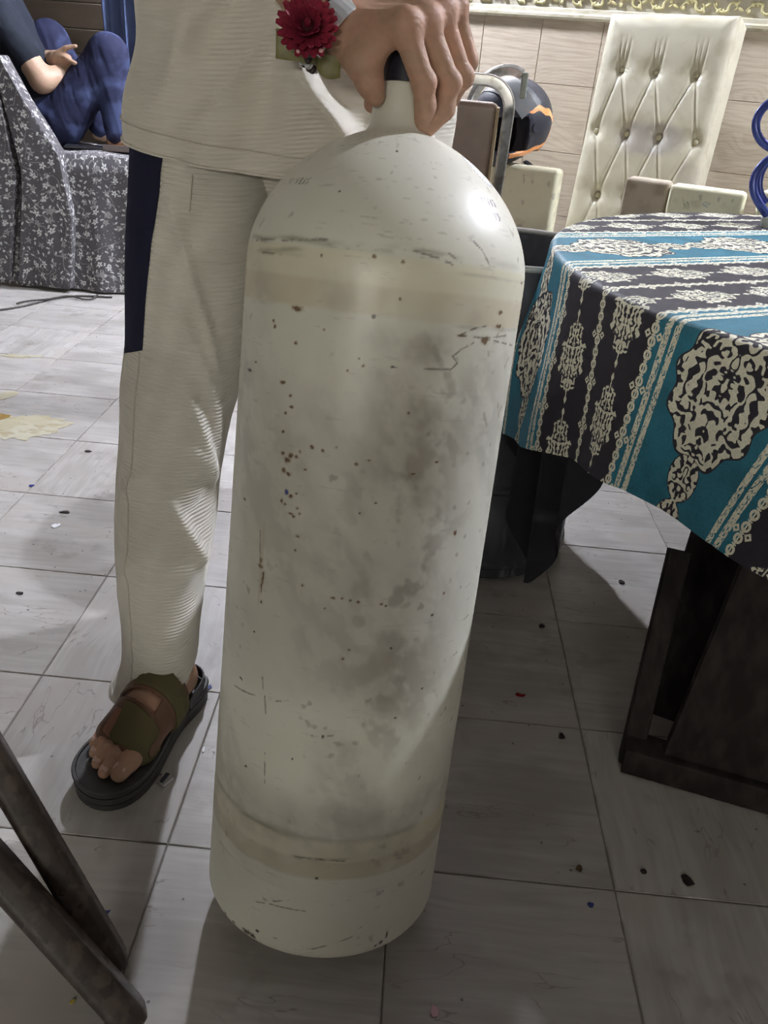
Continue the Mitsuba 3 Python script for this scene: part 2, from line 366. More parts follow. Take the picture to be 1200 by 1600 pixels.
def paint_colour(a, h):
    """the worn cream paint: residue bands, grime, chips and scratches, in the cylinder's own coordinates"""
    c = np.empty(a.shape + (3,)); c[...] = (0.62, 0.605, 0.515)
    def over(col, w):
        c[...] = c * (1 - w[..., None]) + np.array(col) * w[..., None]
    over((0.57, 0.56, 0.46), 0.5 * sst(.4, .7, N(a, h, 9, 1)))
    over((0.59, 0.59, 0.50), 0.4 * sst(.45, .7, N(a, h, 25, 2, 3, .4)))
    wob = 0.003 * (N(a, h, 18, 4) - .5)
    # brownish residue of old tape: two bands above, two below
    for lo, hi, col, k in ((.738, .764, (0.60, 0.565, 0.42), .85), (.714, .738, (0.52, 0.455, 0.32), .75), (.139, .166, (0.60, 0.57, 0.40), .8), (.118, .139, (0.46, 0.42, 0.28), .75)):
        over(col, k * sst(lo - .003, lo + .002, h + wob) * (1 - sst(hi - .002, hi + .004, h + wob)) * (.55 + .45 * sst(.3, .6, N(a, h, 14, 9, 4, 2.5))))
    for y, wd, k in ((.770, .0035, .65), (.757, .0016, .45), (.7115, .002, .5), (.168, .004, .55), (.1165, .0015, .4), (.098, .002, .35), (.142, .0012, .35)):
        n = sst(.42, .68, N(a, h, 22, int(y * 1000), 4, 3.0)) * sst(.35, .6, N(a, h, 7, int(y * 997), 2, .3))
        over((0.25, 0.235, 0.17), k * np.exp(-((h - y + wob) / wd) ** 2) * n)
    # rubbed-in grime: large smudges low-contrast, speckled
    zone = np.exp(-((a - .052 + .03 * (h - .5)) / .055) ** 2) * sst(.2, .36, h) * (1 - sst(.69, .73, h))
    big = sst(.38, .60, N(a, h, 15, 21, 5, .8))
    fine = .55 + .45 * sst(.35, .6, N(a, h, 70, 22, 3, .7))
    over((0.27, 0.24, 0.19), .75 * zone * big * fine)
    over((0.30, 0.275, 0.235), .45 * sst(.46, .68, N(a, h, 13, 23, 4, .5)) * sst(.02, .2, h) * (1 - sst(.72, .78, h)) * fine)
    over((0.22, 0.19, 0.15), .5 * sst(.56, .70, N(a, h, 48, 24, 4, .8)) * zone)
    low = np.exp(-((h - .19) / .03) ** 2) * sst(-.06, 0, a)
    over((0.33, 0.30, 0.255), .55 * low * sst(.35, .6, N(a, h, 20, 25, 4)))
    # fine horizontal hairline scuffs, dome and shoulder
    hair = sst(.66, .74, N(a, h, 60, 31, 3, 6.0)) * sst(.40, .62, N(a, h, 9, 33))
    over((0.33, 0.31, 0.25), .45 * hair * sst(.735, .76, h))
    over((0.36, 0.34, 0.29), .30 * sst(.68, .76, N(a, h, 55, 35, 3, 5.0)))
    over((0.28, 0.25, 0.19), .5 * sst(.7, .78, N(a, h, 110, 36, 2, .9)) * sst(.45, .6, N(a, h, 12, 37)))
    cols = {0: (0.13, 0.075, 0.035), 1: (0.045, 0.038, 0.032), 2: (0.22, 0.20, 0.175), 3: (0.03, 0.04, 0.22)}
    edge = N(a, h, 380, 41, 3)
    for x, y, w, hh, t in MARKS:
        sel = (np.abs(a - x) < 3 * w + .003) & (np.abs(h - y) < 3 * hh + .003)
        if not sel.any(): continue
        d = np.hypot((a[sel] - x) / (w + .0002), (h[sel] - y) / (hh + .0002)) + (2.0 if t != 2 else 3.2) * (edge[sel] - .5)
        k = (1 - sst(.8, 1.2, d)) * (.92 if t != 2 else .45)
        halo = (1 - sst(1.0, 2.2, d)) * (.35 if t == 0 else .12)
        v = c[sel]; v = v * (1 - halo[:, None]) + np.array((0.40, 0.31, 0.19)) * halo[:, None]
        c[sel] = v * (1 - k[:, None]) + np.array(cols[t]) * k[:, None]
    for ln in LINES:
        for p, q in zip(ln[:-1], ln[1:]):
            sel = (a > min(p[0], q[0]) - .005) & (a < max(p[0], q[0]) + .005) & (h > min(p[1], q[1]) - .005) & (h < max(p[1], q[1]) + .005)
            if not sel.any(): continue
            d = segdist(a[sel], h[sel], p, q) + .0012 * (edge[sel] - .5)
            k = (1 - sst(.0003, .0013, d)) * .75 * sst(.30, .55, N(a[sel], h[sel], 160, 47, 2))
            c[sel] = c[sel] * (1 - k[:, None]) + np.array((0.13, 0.10, 0.075)) * k[:, None]
    # long faint vertical run of rust below the chips on the left
    over((0.40, 0.33, 0.22), .35 * np.exp(-((a + .099) / .0022) ** 2) * sst(.40, .43, h) * (1 - sst(.49, .51, h)))
    smear = N(a, h, 30, 51, 4, 5.0)
    for y, lo_, hi_, k in ((.7695, -.170, -.045, .75), (.760, -.15, -.08, .55), (.771, .0, .07, .35), (.142, -.03, .03, .5), (.165, -.10, -.03, .5)):
        over((0.17, 0.165, 0.10), k * np.exp(-((h - y - .0016 * np.sin(a * 60)) / .0026) ** 2) * sst(lo_ - .01, lo_ + .01, a) * (1 - sst(hi_ - .01, hi_ + .01, a)) * sst(.36, .60, smear))
    # worn ink stamps: rows of broken characters
    for a0_, h0_, n_, st_ in ((-.140, .8225, 7, .0062), (.106, .823, 6, .0055), (.110, .812, 5, .0055)):
        for k in range(n_):
            x_ = a0_ + st_ * k
            box_ = (np.abs(a - x_) < .0021) & (np.abs(h - h0_) < .0034)
            if box_.any():
                g_ = meshkit.noise(np.stack([(a[box_] - x_) * 900 + k * 7.3, (h[box_] - h0_) * 700, a[box_] * 0], -1), 60 + k)
                w_ = np.zeros_like(a); w_[box_] = (g_ > .52) * (.35 + .5 * k / n_)
                over((0.07, 0.07, 0.085), w_)
    # round paper seal on the shoulder and a worn ink stamp
    d = np.hypot(a - .160, (h - .853) * 1.5)
    over((0.80, 0.80, 0.80), .8 * (1 - sst(.0205, .0215, d)))
    tick = (np.sin(np.arctan2((h - .853) * 1.5, a - .160) * 30) > -.3)
    over((0.10, 0.11, 0.20), .85 * sst(.0172, .0178, d) * (1 - sst(.0202, .0208, d)) * tick)
    over((0.25, 0.26, 0.34), .5 * (1 - sst(.009, .010, d)) * sst(.007, .008, d))
    return np.clip(c, 0, 1)
mat('m_paint', {'type': 'twosided', 'b': {'type': 'principled', 'base_color': {'type': 'mesh_attribute', 'name': 'vertex_color'}, 'roughness': 0.40, 'specular': 0.38, 'clearcoat': 0.28, 'clearcoat_gloss': 0.8}})
mat('m_capdark', pr((0.012, 0.012, 0.02), 0.5, 0.4))

# ------------------------------------------------------------------ the setting
floor_m = trimesh.creation.box(extents=(11, 9.0, 0.04))
ROOM_A0, ROOM_A1, ROOM_D0 = -4.6, 4.4, -3.4
def room_box(a0, a1, d0, d1, z0, z1):
    b = trimesh.creation.box(extents=(a1 - a0, d1 - d0, z1 - z0))
    b.apply_translation(((a0 + a1) / 2, (d0 + d1) / 2, (z0 + z1) / 2)); b.apply_transform(WM)
    return b
HT = 3.25
labels['floor'] = {'label': 'marble tiled floor with dark joints, scuffs and litter', 'kind': 'structure'}
put('floor', room_box(ROOM_A0, ROOM_A1, ROOM_D0, WALL + .1, -.06, -.0018), 'm_grout', False)
tile_ply = mikit.ply(cbox(FP - .0016, FP - .0016, .02, .0010), 'm_tile', smooth=False)
def floor_tile(i, j):
    x, y = FX0 + (i + .5) * FP, FY0 + (j + .5) * FP
    m = place_m(x * cr - y * sr, x * sr + y * cr, -.02, math.degrees(FLOOR_ROT))
    m[2, 3] += float(rng.uniform(-.0004, .0002))
    key = numbered('floor__tile')
    scene[key] = dict(tile_ply, to_world=T(m.tolist()))
far_tiles = []
cam_r = np.cross(FWD, UP); cam_r /= np.linalg.norm(cam_r)
def in_view(p, margin=1.12):
    q = np.asarray(p) - EYE
    z = q @ FWD
    return z > .15 and abs(q @ cam_r) / z < margin * 600 / 1260 + .12 and abs(q @ UP) / z < margin * 800 / 1260 + .12
for j in range(-14, 18):
    for i in range(-18, 18):
        x, y = FX0 + (i + .5) * FP, FY0 + (j + .5) * FP
        X, Y = x * cr - y * sr, x * sr + y * cr
        a, d = np.array([X, Y, 0]) @ E1, np.array([X, Y, 0]) @ E2
        if d > WALL + .2 or d < ROOM_D0 - .1 or a < ROOM_A0 or a > ROOM_A1: continue
        if in_view((X, Y, 0)) and counts.get('floor__tile', 0) < 280: floor_tile(i, j)
        else: far_tiles.append((X, Y))
fm = []
for X, Y in far_tiles:
    q = cbox(FP - .0016, FP - .0016, .02, .0010); q.apply_transform(place_m(X, Y, -.02, math.degrees(FLOOR_ROT))); fm.append(q)
part('floor', 'tile_field', cat(*fm), 'm_tile', False, kind='stuff')

labels['wall_back'] = {'label': 'back wall of wood-look tiles below plaster', 'kind': 'structure'}
put('wall_back', room_box(ROOM_A0, ROOM_A1, WALL + .012, WALL + .15, 0, HT), 'm_plaster', False)
put('wall_back__grout', room_box(ROOM_A0, ROOM_A1, WALL + .006, WALL + .0125, 0, 1.15), 'm_wallgrout', False)
wt = cbox(WT - .002, WT - .002, .012, .001)
wt.apply_transform(np.array([[1, 0, 0, 0], [0, 0, -1, 0], [0, 1, 0, 0], [0, 0, 0, 1.0]]))
wt_ply = mikit.ply(wt, 'm_walltile', smooth=False)
wfar = []
for i in range(-21, 20):
    for j in range(0, 5):
        a, z = .09 + (i + .5) * WT, .03 + (j + .5) * WT
        if a < ROOM_A0 + .1 or a > ROOM_A1 - .1: continue
        m = room_m(a, WALL + .012, z)
        if -2.2 < a < 2.2:
            scene[numbered('wall_back__tile')] = dict(wt_ply, to_world=T(m.tolist()))
        else:
            q = wt.copy(); q.apply_transform(m); wfar.append(q)
part('wall_back', 'tile_field', cat(*wfar), 'm_walltile', False, kind='stuff')
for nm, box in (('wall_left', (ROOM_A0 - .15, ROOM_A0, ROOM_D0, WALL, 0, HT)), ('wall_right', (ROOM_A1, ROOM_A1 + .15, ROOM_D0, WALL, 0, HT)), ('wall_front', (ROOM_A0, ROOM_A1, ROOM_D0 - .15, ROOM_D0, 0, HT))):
    labels[nm] = {'label': nm.split('_')[1] + ' wall out of view, kept dark to limit bounced light', 'kind': 'structure'}
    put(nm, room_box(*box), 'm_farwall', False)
labels['ceiling'] = {'label': 'ceiling out of view, kept dark to limit bounced light', 'kind': 'structure'}
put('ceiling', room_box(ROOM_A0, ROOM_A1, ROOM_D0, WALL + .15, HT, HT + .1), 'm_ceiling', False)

# ornate dado rail
labels['trim_1'] = {'label': 'cream moulded dado rail with gilded leaf scrolls', 'kind': 'structure'}
prof = [(0, 1.135), (-.016, 1.135), (-.024, 1.142), (-.024, 1.150), (-.013, 1.156), (-.012, 1.168), (-.008, 1.172), (-.008, 1.222), (-.013, 1.226), (-.020, 1.232), (-.024, 1.242), (-.016, 1.250), (0, 1.252)]
pp = np.array([[0, y, z] for y, z in prof])
rail = []
P = np.stack([np.stack([np.full(len(pp), a), WALL + .012 + pp[:, 1], pp[:, 2]], 1) for a in np.linspace(ROOM_A0, ROOM_A1, 3)], 0)
rm = grid_mesh(P); rm.apply_transform(WM)
put('trim_1', rm, 'm_rail', 40)
def scroll_mesh():
    ms = []
    t = np.linspace(0, 1, 22)
    th = 5.2 * t
    r = .020 * (1 - .75 * t)
    c = np.c_[.012 + r * np.cos(th + 2.6), np.zeros(22), r * np.sin(th + 2.6)]
    ms.append(sweep(c, circle(1, 6), .0052 * (1 - .5 * t), up=(0, 1, 0)))
    stem = smooth_path([(-.055, 0, -.010), (-.030, 0, .013), (-.004, 0, .010)], 12)
    ms.append(sweep(stem, circle(1, 6), np.linspace(.002, .006, 12), up=(0, 1, 0)))
    for x, z, a, l in ((-.035, .010, 2.4, .017), (-.02, .012, 1.3, .014), (.02, -.012, -.9, .018), (.034, .004, .5, .02), (-.045, -.008, -2.0, .013)):
        b = trimesh.creation.icosphere(subdivisions=1, radius=1)
        b.apply_scale((l * .62, .0045, .0055)); b.apply_transform(trimesh.transformations.rotation_matrix(-a, [0, 1, 0])); b.apply_translation((x, 0, z)); ms.append(b)
    return cat(*ms)
scr = scroll_mesh()
scr_ply = mikit.ply(scr, 'm_rail_gold', smooth=60)
for k in range(46):
    a = -2.4 + k * .105
    m = room_m(a, WALL + .002, 1.197)
    if k % 2: m = m @ np.diag([1, 1, -1, 1.0])
    scene[numbered('trim_1__scroll')] = dict(scr_ply, to_world=T(m.tolist()))

# ------------------------------------------------------------------ the gas cylinder
fr = np.array([0, -1.0, 0]); fr -= CY_U * (fr @ CY_U); fr /= np.linalg.norm(fr); rt = np.cross(fr, CY_U)
if rt[0] < 0: rt = -rt
CM = np.eye(4); CM[:3, 0], CM[:3, 1], CM[:3, 2], CM[:3, 3] = rt, -fr, CY_U, CY_BASE
def cy_pt(arc, h, r): 
    ph = arc / CY_R
    return CY_BASE + CY_U * h + r * (math.cos(ph) * fr + math.sin(ph) * rt)
rc = .020
bot = [(CY_R * .80, .006), (CY_R * .88, .0005)] + [(CY_R - rc + rc * math.sin(t), rc - rc * math.cos(t)) for t in np.linspace(0, math.pi / 2, 14)]
body = [(CY_R, h) for h in np.arange(.021, .7505, .0009)]
th = np.r_[np.linspace(0, 1.2, 110), np.linspace(1.2, math.pi / 2 - .02, 30)[1:]]
dome = [(CY_R * math.cos(t) ** (2 / 1.6457), .7506 + .1382 * math.sin(t) ** (2 / 1.9668)) for t in th]
dome = [d for d in dome if d[0] > .031]
pro = np.array(bot + body + dome)
ang = np.unique(np.r_[np.linspace(-.19, .19, 420) / CY_R, np.linspace(.19, 2 * math.pi * CY_R - .19, 70) / CY_R])
ang = ang[:-1] if ang[-1] - ang[0] > 2 * math.pi - 1e-6 else ang
A, Hh = np.meshgrid(ang * CY_R, pro[:, 1])
RR = np.repeat(pro[:, :1], len(ang), 1)
dent = -.0008 * np.exp(-((A - .05) / .03) ** 2 - ((Hh - .40) / .05) ** 2) - .0006 * np.exp(-((A + .03) / .04) ** 2 - ((Hh - .6) / .06) ** 2)
RR = RR + dent + .00025 * (meshkit.noise(np.stack([A * 30, Hh * 30, A * 0], -1), 3) - .5)
PP = np.stack([RR * np.sin(A / CY_R), -RR * np.cos(A / CY_R), Hh], -1)
cyl = thing('gas_cylinder', 'tall cream gas cylinder with worn chipped paint, tilted and gripped by the neck', 'gas cylinder')
Aw = np.where(A > math.pi * CY_R, A - 2 * math.pi * CY_R, A)
cm_ = grid_mesh(PP, True)
bottom_cap = None
part(cyl, 'body', cm_, 'm_paint', True, matrix=CM, color=paint_colour(Aw, Hh).reshape(-1, 3))
bc = lathe([(0, .010), (CY_R * .6, .009), (CY_R * .80, .006)], 96)
mat('m_paintplain', pr((0.57, 0.55, 0.47), 0.4, 0.4))
part(cyl, 'base', bc, 'm_paintplain', 40, matrix=CM)
nk = [(.0385, .8790), (.0345, .8830), (.0322, .8870), (.0312, .893), (.0308, .900), (.0300, .921), (.0290, .9245), (.0265, .9258), (0, .9258)]
part(cyl, 'neck', lathe(nk, 64), 'm_paintplain', 40, matrix=CM)
part(cyl, 'valve_cap', lathe([(.0225, .9255), (.0235, .930), (.0235, .953), (.021, .957), (0, .9575)], 40), 'm_capdark', 40, label='dark cap inside the grip', matrix=CM)

# ------------------------------------------------------------------ round table and its cloths
TC, TR, TZ = np.array([0.95, 1.35]), 0.70, 0.70
DRUM = np.array([0.215, 1.645]); DRUM_R, DRUM_H = 0.20, 0.662
BD = np.array([0.883, 0.469]); BT = np.array([-0.469, 0.883])
def cloth_col(p, n, uv):
    s, t = uv.x, uv.y
    P = 0.49
    tt = (t - 0.1175) / P + 0.5
    tq = (tt - dr.floor(tt) - 0.5) * P
    q = dr.abs(tq)
    cream, dark, teal = mi.Color3f(0.56, 0.54, 0.43), mi.Color3f(0.016, 0.014, 0.020), mi.Color3f(0.018, 0.115, 0.165)
    weave = 0.86 + 0.28 * noise(s * 900.0, t * 900.0)
    def orn(x, y, f, o):                     # mirrored scrollwork
        x = dr.abs(x)
        w1 = noise(x * f * .5 + o, y * f * .5 + 3.0 + o) * 6.0
        v = dr.sin(x * f * 1.9 + w1) + dr.sin(y * f * 1.7 - w1 * 1.3 + 1.0) + 0.6 * dr.sin((x + y) * f * 1.1 + w1 * 2.0)
        return v
    # dark field with two staggered rows of medallions
    row = dr.select(tq > 0, mi.Float(0.0), mi.Float(0.5))
    sy = s / 0.145 + row
    y = (sy - dr.floor(sy) - 0.5) * 0.145
    x = q - 0.060
    env = dr.abs(x) / 0.038 + dr.power(dr.abs(y) / 0.066, 1.4) + 0.12 * dr.sin(dr.abs(y) * 260.0)
    v = orn(x, y, 330.0, 1.0)
    med = (env < 0.93) & ((v > -0.25) | (dr.abs(x) < 0.0012))
    tip = ((dr.abs(x) + dr.abs(dr.abs(y) - 0.063) * 0.6) < 0.0042)
    # chains: beads and small crosses
    def chain_(d, per):
        a = s / per; f = (a - dr.floor(a) - 0.5) * per
        r = dr.sqrt(f * f + d * d)
        ring = dr.abs(r - per * 0.30) < per * 0.11
        a2 = s / (per * 4.0); f2 = (a2 - dr.floor(a2) - 0.5) * per * 4.0
        e = dr.abs(d) - per * 0.62
        cross = (dr.abs(f2) + dr.abs(e) < per * 0.36) & ((dr.abs(f2) > per * 0.08) | (dr.abs(e) > per * 0.10))
        link = (dr.abs(d) < per * 0.07) | ((dr.abs(f) > per * 0.44) & (dr.abs(d) < per * 0.22))
        return ring | cross | link
    mid = chain_(tq, 0.0165)
    edge = chain_(q - 0.118, 0.0175)
    # teal field with two hatched cream stripes and large leaf medallions
    hat = noise(s * 420.0 + t * 300.0, t * 900.0)
    st = ((dr.abs(q - 0.1385) < 0.0052) & (hat > 0.33)) | ((dr.abs(q - 0.1535) < 0.0046) & (hat > 0.30))
    qs = q - 0.245
    a = s / 0.30 + 0.047
    yb = (a - dr.floor(a) - 0.5) * 0.30
    xb = dr.select(tq > 0, -qs, qs)
    xb = dr.abs(qs)
    ang_ = dr.atan2(yb, xb)
    rb = dr.sqrt(xb * xb * 1.6 + yb * yb)
    env1 = rb / (0.093 + 0.006 * dr.sin(ang_ * 9.0))
    ys = dr.abs(yb) - 0.116
    env2 = dr.sqrt(xb * xb * 1.4 + ys * ys) / 0.034
    env3 = dr.abs(xb) / 0.012 + dr.abs(dr.abs(yb) - 0.146) / 0.012
    inb = (env1 < 1.0) | (env2 < 1.0) | (env3 < 1.0)
    vb = orn(xb, yb, 205.0, 5.0) + 0.8 * dr.sin(rb * 260.0 + ang_ * 2.0)
    vs = orn(xb, ys, 260.0, 8.0)
    leaf = dr.select(env1 < 0.97, vb > -0.25, dr.select(env2 < 0.95, vs > -0.3, env3 < 0.75))
    big = dr.select(inb, dr.select(leaf, cream, dark), teal * (0.75 + 0.5 * fbm(s * 30.0, t * 30.0, 0.0, 3)))
    c_teal = dr.select(st, cream, big)
    c_dark = dr.select(med | tip | mid, cream, dark)
    c = dr.select(q < 0.118, c_dark, c_teal)
    c = dr.select(edge, cream, c)
    return c * weave
mat('m_cloth', pr(proc(cloth_col), 0.6, 0.25))
mat('m_under', bumped(proc(lambda p, n, uv: mix((0.012, 0.012, 0.016), (0.10, 0.115, 0.13), smoothstep(0.5, 0.72, fbm(uv.x * 9.0, uv.y * 3.0, 1.0, 4)))), lambda p, n, uv: noise(p.x * 900.0, p.y * 900.0, p.z * 900.0), 0.0004, 0.8, 0.3))
def hang_len(th_, base):
    return base
def cloth_sheet(lens, flare, waves, r_in, r_top, seed, nth=420, nd=46, tuck=True, ang=(0, 2 * math.pi), inset=0.0):
    """cloth over the round top: rings out to the rim, then down along the hang; returns points and flat coordinates"""
    full = ang == (0, 2 * math.pi)
    th_ = np.linspace(ang[0], ang[1], nth, endpoint=not full)
    L = lens(th_)
    rows, flat = [], []
    for r in r_in:
        rows.append(np.stack([TC[0] + r * np.cos(th_), TC[1] + r * np.sin(th_), np.full(nth, r_top + TZ)], -1)); flat.append(np.full(nth, r))
    bend = .012
    for k in range(nd + 1):
        d = L * k / nd
        w = flare(th_) * d + waves(th_) * np.minimum(d / .18, 1.3)
        out = TR - inset + bend * np.sin(np.minimum(d / bend, math.pi / 2)) + w * (1 - np.exp(-d / .05))
        zz = TZ + r_top - np.where(d < bend * 1.57, bend * (1 - np.cos(np.minimum(d / bend, math.pi / 2))), d - bend * .57)
        x, y = TC[0] + out * np.cos(th_), TC[1] + out * np.sin(th_)
        rows.append(np.stack([x, y, zz], -1)); flat.append(TR + d)
    P = np.stack(rows); Fl = np.stack(flat)
    Fx, Fy = Fl * np.cos(th_), Fl * np.sin(th_)
    s_, t_ = Fx * BD[0] + Fy * BD[1], Fx * BT[0] + Fy * BT[1]
    return P, np.stack([s_, t_], -1), th_
def tl_len(th_):
    d = np.degrees(th_) % 360
    k = np.interp(d, [0, 60, 110, 140, 156, 166, 172, 180, 190, 200, 210, 222, 235, 250, 270, 300, 360], [.27, .28, .27, .22, .05, .036, .30, .325, .30, .255, .235, .245, .28, .335, .31, .28, .27])
    return k + .006 * np.sin(th_ * 9)
wav = lambda th_: .012 * np.sin(th_ * 11 + 1.3) * np.interp(np.degrees(th_) % 360, [150, 165, 175, 230, 250], [1, .2, .15, .3, 1]) + .006 * np.sin(th_ * 23)
fl = lambda th_: np.interp(np.degrees(th_) % 360, [0, 165, 176, 186, 200, 240, 360], [.06, .05, .17, .12, .05, .10, .06])
table = thing('round_table', 'round table under a blue and black patterned cloth', 'table')
mat('m_darkwood', pr(proc(lambda p, n, uv: mix((0.055, 0.040, 0.036), (0.10, 0.078, 0.070), fbm(p.x * 14.0, p.y * 14.0, p.z * 40.0, 4))), 0.55, 0.4))
tt = lathe([(0, -.028), (TR - .012, -.028), (TR - .004, -.022), (TR - .003, -.008), (TR - .010, -.002), (0, -.002)], 96)
part(table, 'tabletop', tt, 'm_darkwood', 40, matrix=place_m(TC[0], TC[1], TZ))
for sx, sy in ((1, 1), (1, -1), (-1, 1), (-1, -1)):
    part(table, 'leg', tube([(TC[0] + .42 + sx * .16, TC[1] + .12 + sy * .26, 0), (TC[0] + .42 + sx * .16, TC[1] + .12 + sy * .26, TZ - .03)], .016, 10), 'm_darkwood')
P, UVc, _ = cloth_sheet(tl_len, fl, wav, [0.001, .1, .2, .3, .4, .5, .57, .62, .66, .685], .005, 1)
wr = .0016 * (meshkit.fbm(P * np.array([16, 16, 3.0]), 3, 5) - .4)
P[..., 2] += np.where(P[..., 2] > TZ, np.abs(wr), 0)
cg = grid_mesh(P, True)
tc_ = thing('tablecloth', 'blue, black and cream patterned tablecloth hanging over the round table', 'tablecloth')
put(tc_, cg, 'm_cloth', True, uv=UVc.reshape(-1, 2))
def ul_len(th_):
    d = np.degrees(th_)
    return np.interp(d, [168.5, 173, 178, 183, 187, 191, 197, 203, 215], [.10, .34, .40, .50, .585, .55, .40, .26, .10])
P, UVu, _ = cloth_sheet(ul_len, lambda t: np.interp(np.degrees(t), [170, 178, 188, 215], [.08, .04, -.04, -.05]), lambda t: .012 * np.sin(t * 46), [.55, .62, .67, .69], .0, 2, nth=90, nd=40, ang=(math.radians(168.5), math.radians(215)), inset=.010)
ug = solidify(grid_mesh(P), .0012)
und = thing('dark_underlay', 'dark worn blue-black underlay drooping to a point below the patterned tablecloth', 'cloth')
uvu = np.vstack([UVu.reshape(-1, 2)] * 2)
put(und, ug, 'm_under', True, uv=uvu)

# blue bent-tube stand at the far edge of the table
mat('m_bluetube', {'type': 'twosided', 'b': {'type': 'principled', 'base_color': rgb(0.022, 0.042, 0.22), 'roughness': 0.22, 'specular': 0.6, 'clearcoat': 0.8, 'metallic': 0.3}})
mat('m_greyfoot', pr((0.33, 0.35, 0.33), 0.5, 0.4))
bl = thing('blue_tube_stand', 'glossy blue bent-tube stand on the far edge of the table, beside the right wall chairs', 'stand')
def loop(c, rx, rz, a0, a1, n=26):
    t = np.radians(np.linspace(a0, a1, n))
    return np.stack([c[0] + rx * np.cos(t), np.full(n, c[1]) + .01 * np.sin(t), c[2] + rz * np.sin(t)], 1)
part(bl, 'loop', tube(loop((.745, 1.85, .905), .060, .048, 95, 285), .0085, 10), 'm_bluetube', 60)
part(bl, 'loop', tube(np.vstack([loop((.775, 1.85, .795), .062, .055, 80, 215), [(.752, 1.85, .738), (.770, 1.85, .716)]]), .0085, 10, 40), 'm_bluetube', 60)
part(bl, 'loop', tube(loop((.790, 1.868, .800), .058, .056, 90, 235), .006, 10), 'm_bluetube', 60)
part(bl, 'upright', tube([(.845, 1.87, .708), (.845, 1.87, .955), (.80, 1.86, .957), (.745, 1.85, .953)], .009, 10, 24), 'm_bluetube', 60)
part(bl, 'foot', tube([(.762, 1.85, .728), (.772, 1.85, .7045)], [.013, .015], 12), 'm_greyfoot')
part(bl, 'foot', tube([(.845, 1.87, .728), (.845, 1.87, .7045)], [.013, .015], 12), 'm_greyfoot')

# ------------------------------------------------------------------ dark steel drum half under the table
def drum_col(p, n, uv):
    a = fbm(p.x * 18.0, p.y * 18.0, p.z * 5.0, 4)
    c = mix((0.038, 0.042, 0.052), (0.085, 0.092, 0.105), smoothstep(0.35, 0.7, a))
    c = mix(c, (0.24, 0.25, 0.27), 0.6 * smoothstep(0.66, 0.8, fbm(p.x * 26.0 + 4, p.y * 26.0, p.z * 4.0, 4)))
    return mix(c, (0.075, 0.052, 0.036), 0.7 * smoothstep(0.55, 0.75, fbm(p.x * 7.0, p.y * 7.0 + 3, p.z * 7.0, 4)))
mat('m_drum', pr(proc(drum_col), 0.45, 0.5, 0.25))
mat('m_drumrim', pr((0.42, 0.42, 0.40), 0.4, 0.5, 0.2))
drum = thing('steel_drum', 'open dark steel drum standing behind the gas cylinder, half under the round table', 'drum')
R_ = DRUM_R
shell = [(0, .012), (R_ - .02, .012), (R_ - .006, .006), (R_, .012), (R_, .030), (R_ + .005, .036), (R_ + .005, .042), (R_, .048)]
for z in (.22, .44): shell += [(R_, z - .012), (R_ + .007, z - .004), (R_ + .007, z + .004), (R_, z + .012)]
shell += [(R_, DRUM_H - .008), (R_ - .0035, DRUM_H - .006), (R_ - .0035, .02), (0, .018)]
part(drum, 'shell', lathe(shell, 80), 'm_drum', 30, matrix=place_m(DRUM[0], DRUM[1], 0))
ring = lathe([(R_ + .006 * math.cos(t), DRUM_H - .006 + .006 * math.sin(t)) for t in np.linspace(0, 2 * math.pi, 13)], 80)
part(drum, 'rim', ring, 'm_drumrim', 60, matrix=place_m(DRUM[0], DRUM[1], 0), label='pale rolled rim')

# ------------------------------------------------------------------ dark wooden trestle under the table, near the camera
mat('m_trestle', pr(proc(lambda p, n, uv: mix((0.012, 0.009, 0.009), (0.028, 0.023, 0.022), smoothstep(0.3, 0.75, fbm(p.x * 60.0, p.y * 22.0, p.z * 22.0, 4)))), 0.75, 0.2))
tre = thing('wooden_trestle', 'dark wooden trestle standing on the floor below the hanging tablecloth', 'trestle')
part(tre, 'runner', bar((.415, .955, .026), (.80, .845, .026), .052, .05, .006), 'm_trestle')
part(tre, 'post', bar((.428, .958, .0), (.470, 1.105, .315), .034, .040, .006), 'm_trestle')
bv = [np.array(q, float) for q in ((.468, .940, .050), (.515, .985, .44), (.585, .965, .44), (.80, .845, .30), (.80, .845, .050))]
nrm = np.cross(bv[1] - bv[0], bv[4] - bv[0]); nrm /= np.linalg.norm(nrm)
bm = trimesh.convex.convex_hull(np.vstack([np.array(bv) + nrm * .012, np.array(bv) - nrm * .012]))
part(tre, 'gusset_board', bm, 'm_trestle', False, label='wide slanting board with two nail holes')
part(tre, 'rear_board', bar((.498, 1.04, .03), (.552, 1.16, .36), .09, .022, .003), 'm_trestle')
for q in (.38, .62):
    c0 = bv[0] * (1 - q) + bv[1] * q
    c0 = bv[0] * .55 + bv[1] * .45 + (bv[4] - bv[0]) * (.10 + .07 * (q > .5)) 
    nl = trimesh.creation.cylinder(radius=.004, height=.004, sections=10); nl.apply_transform(trimesh.geometry.align_vectors([0, 0, 1], nrm)); nl.apply_translation(c0 + nrm * .012 * (1 if (nrm @ (EYE - c0)) > 0 else -1))
    part(tre, 'nail', nl, 'm_capdark')

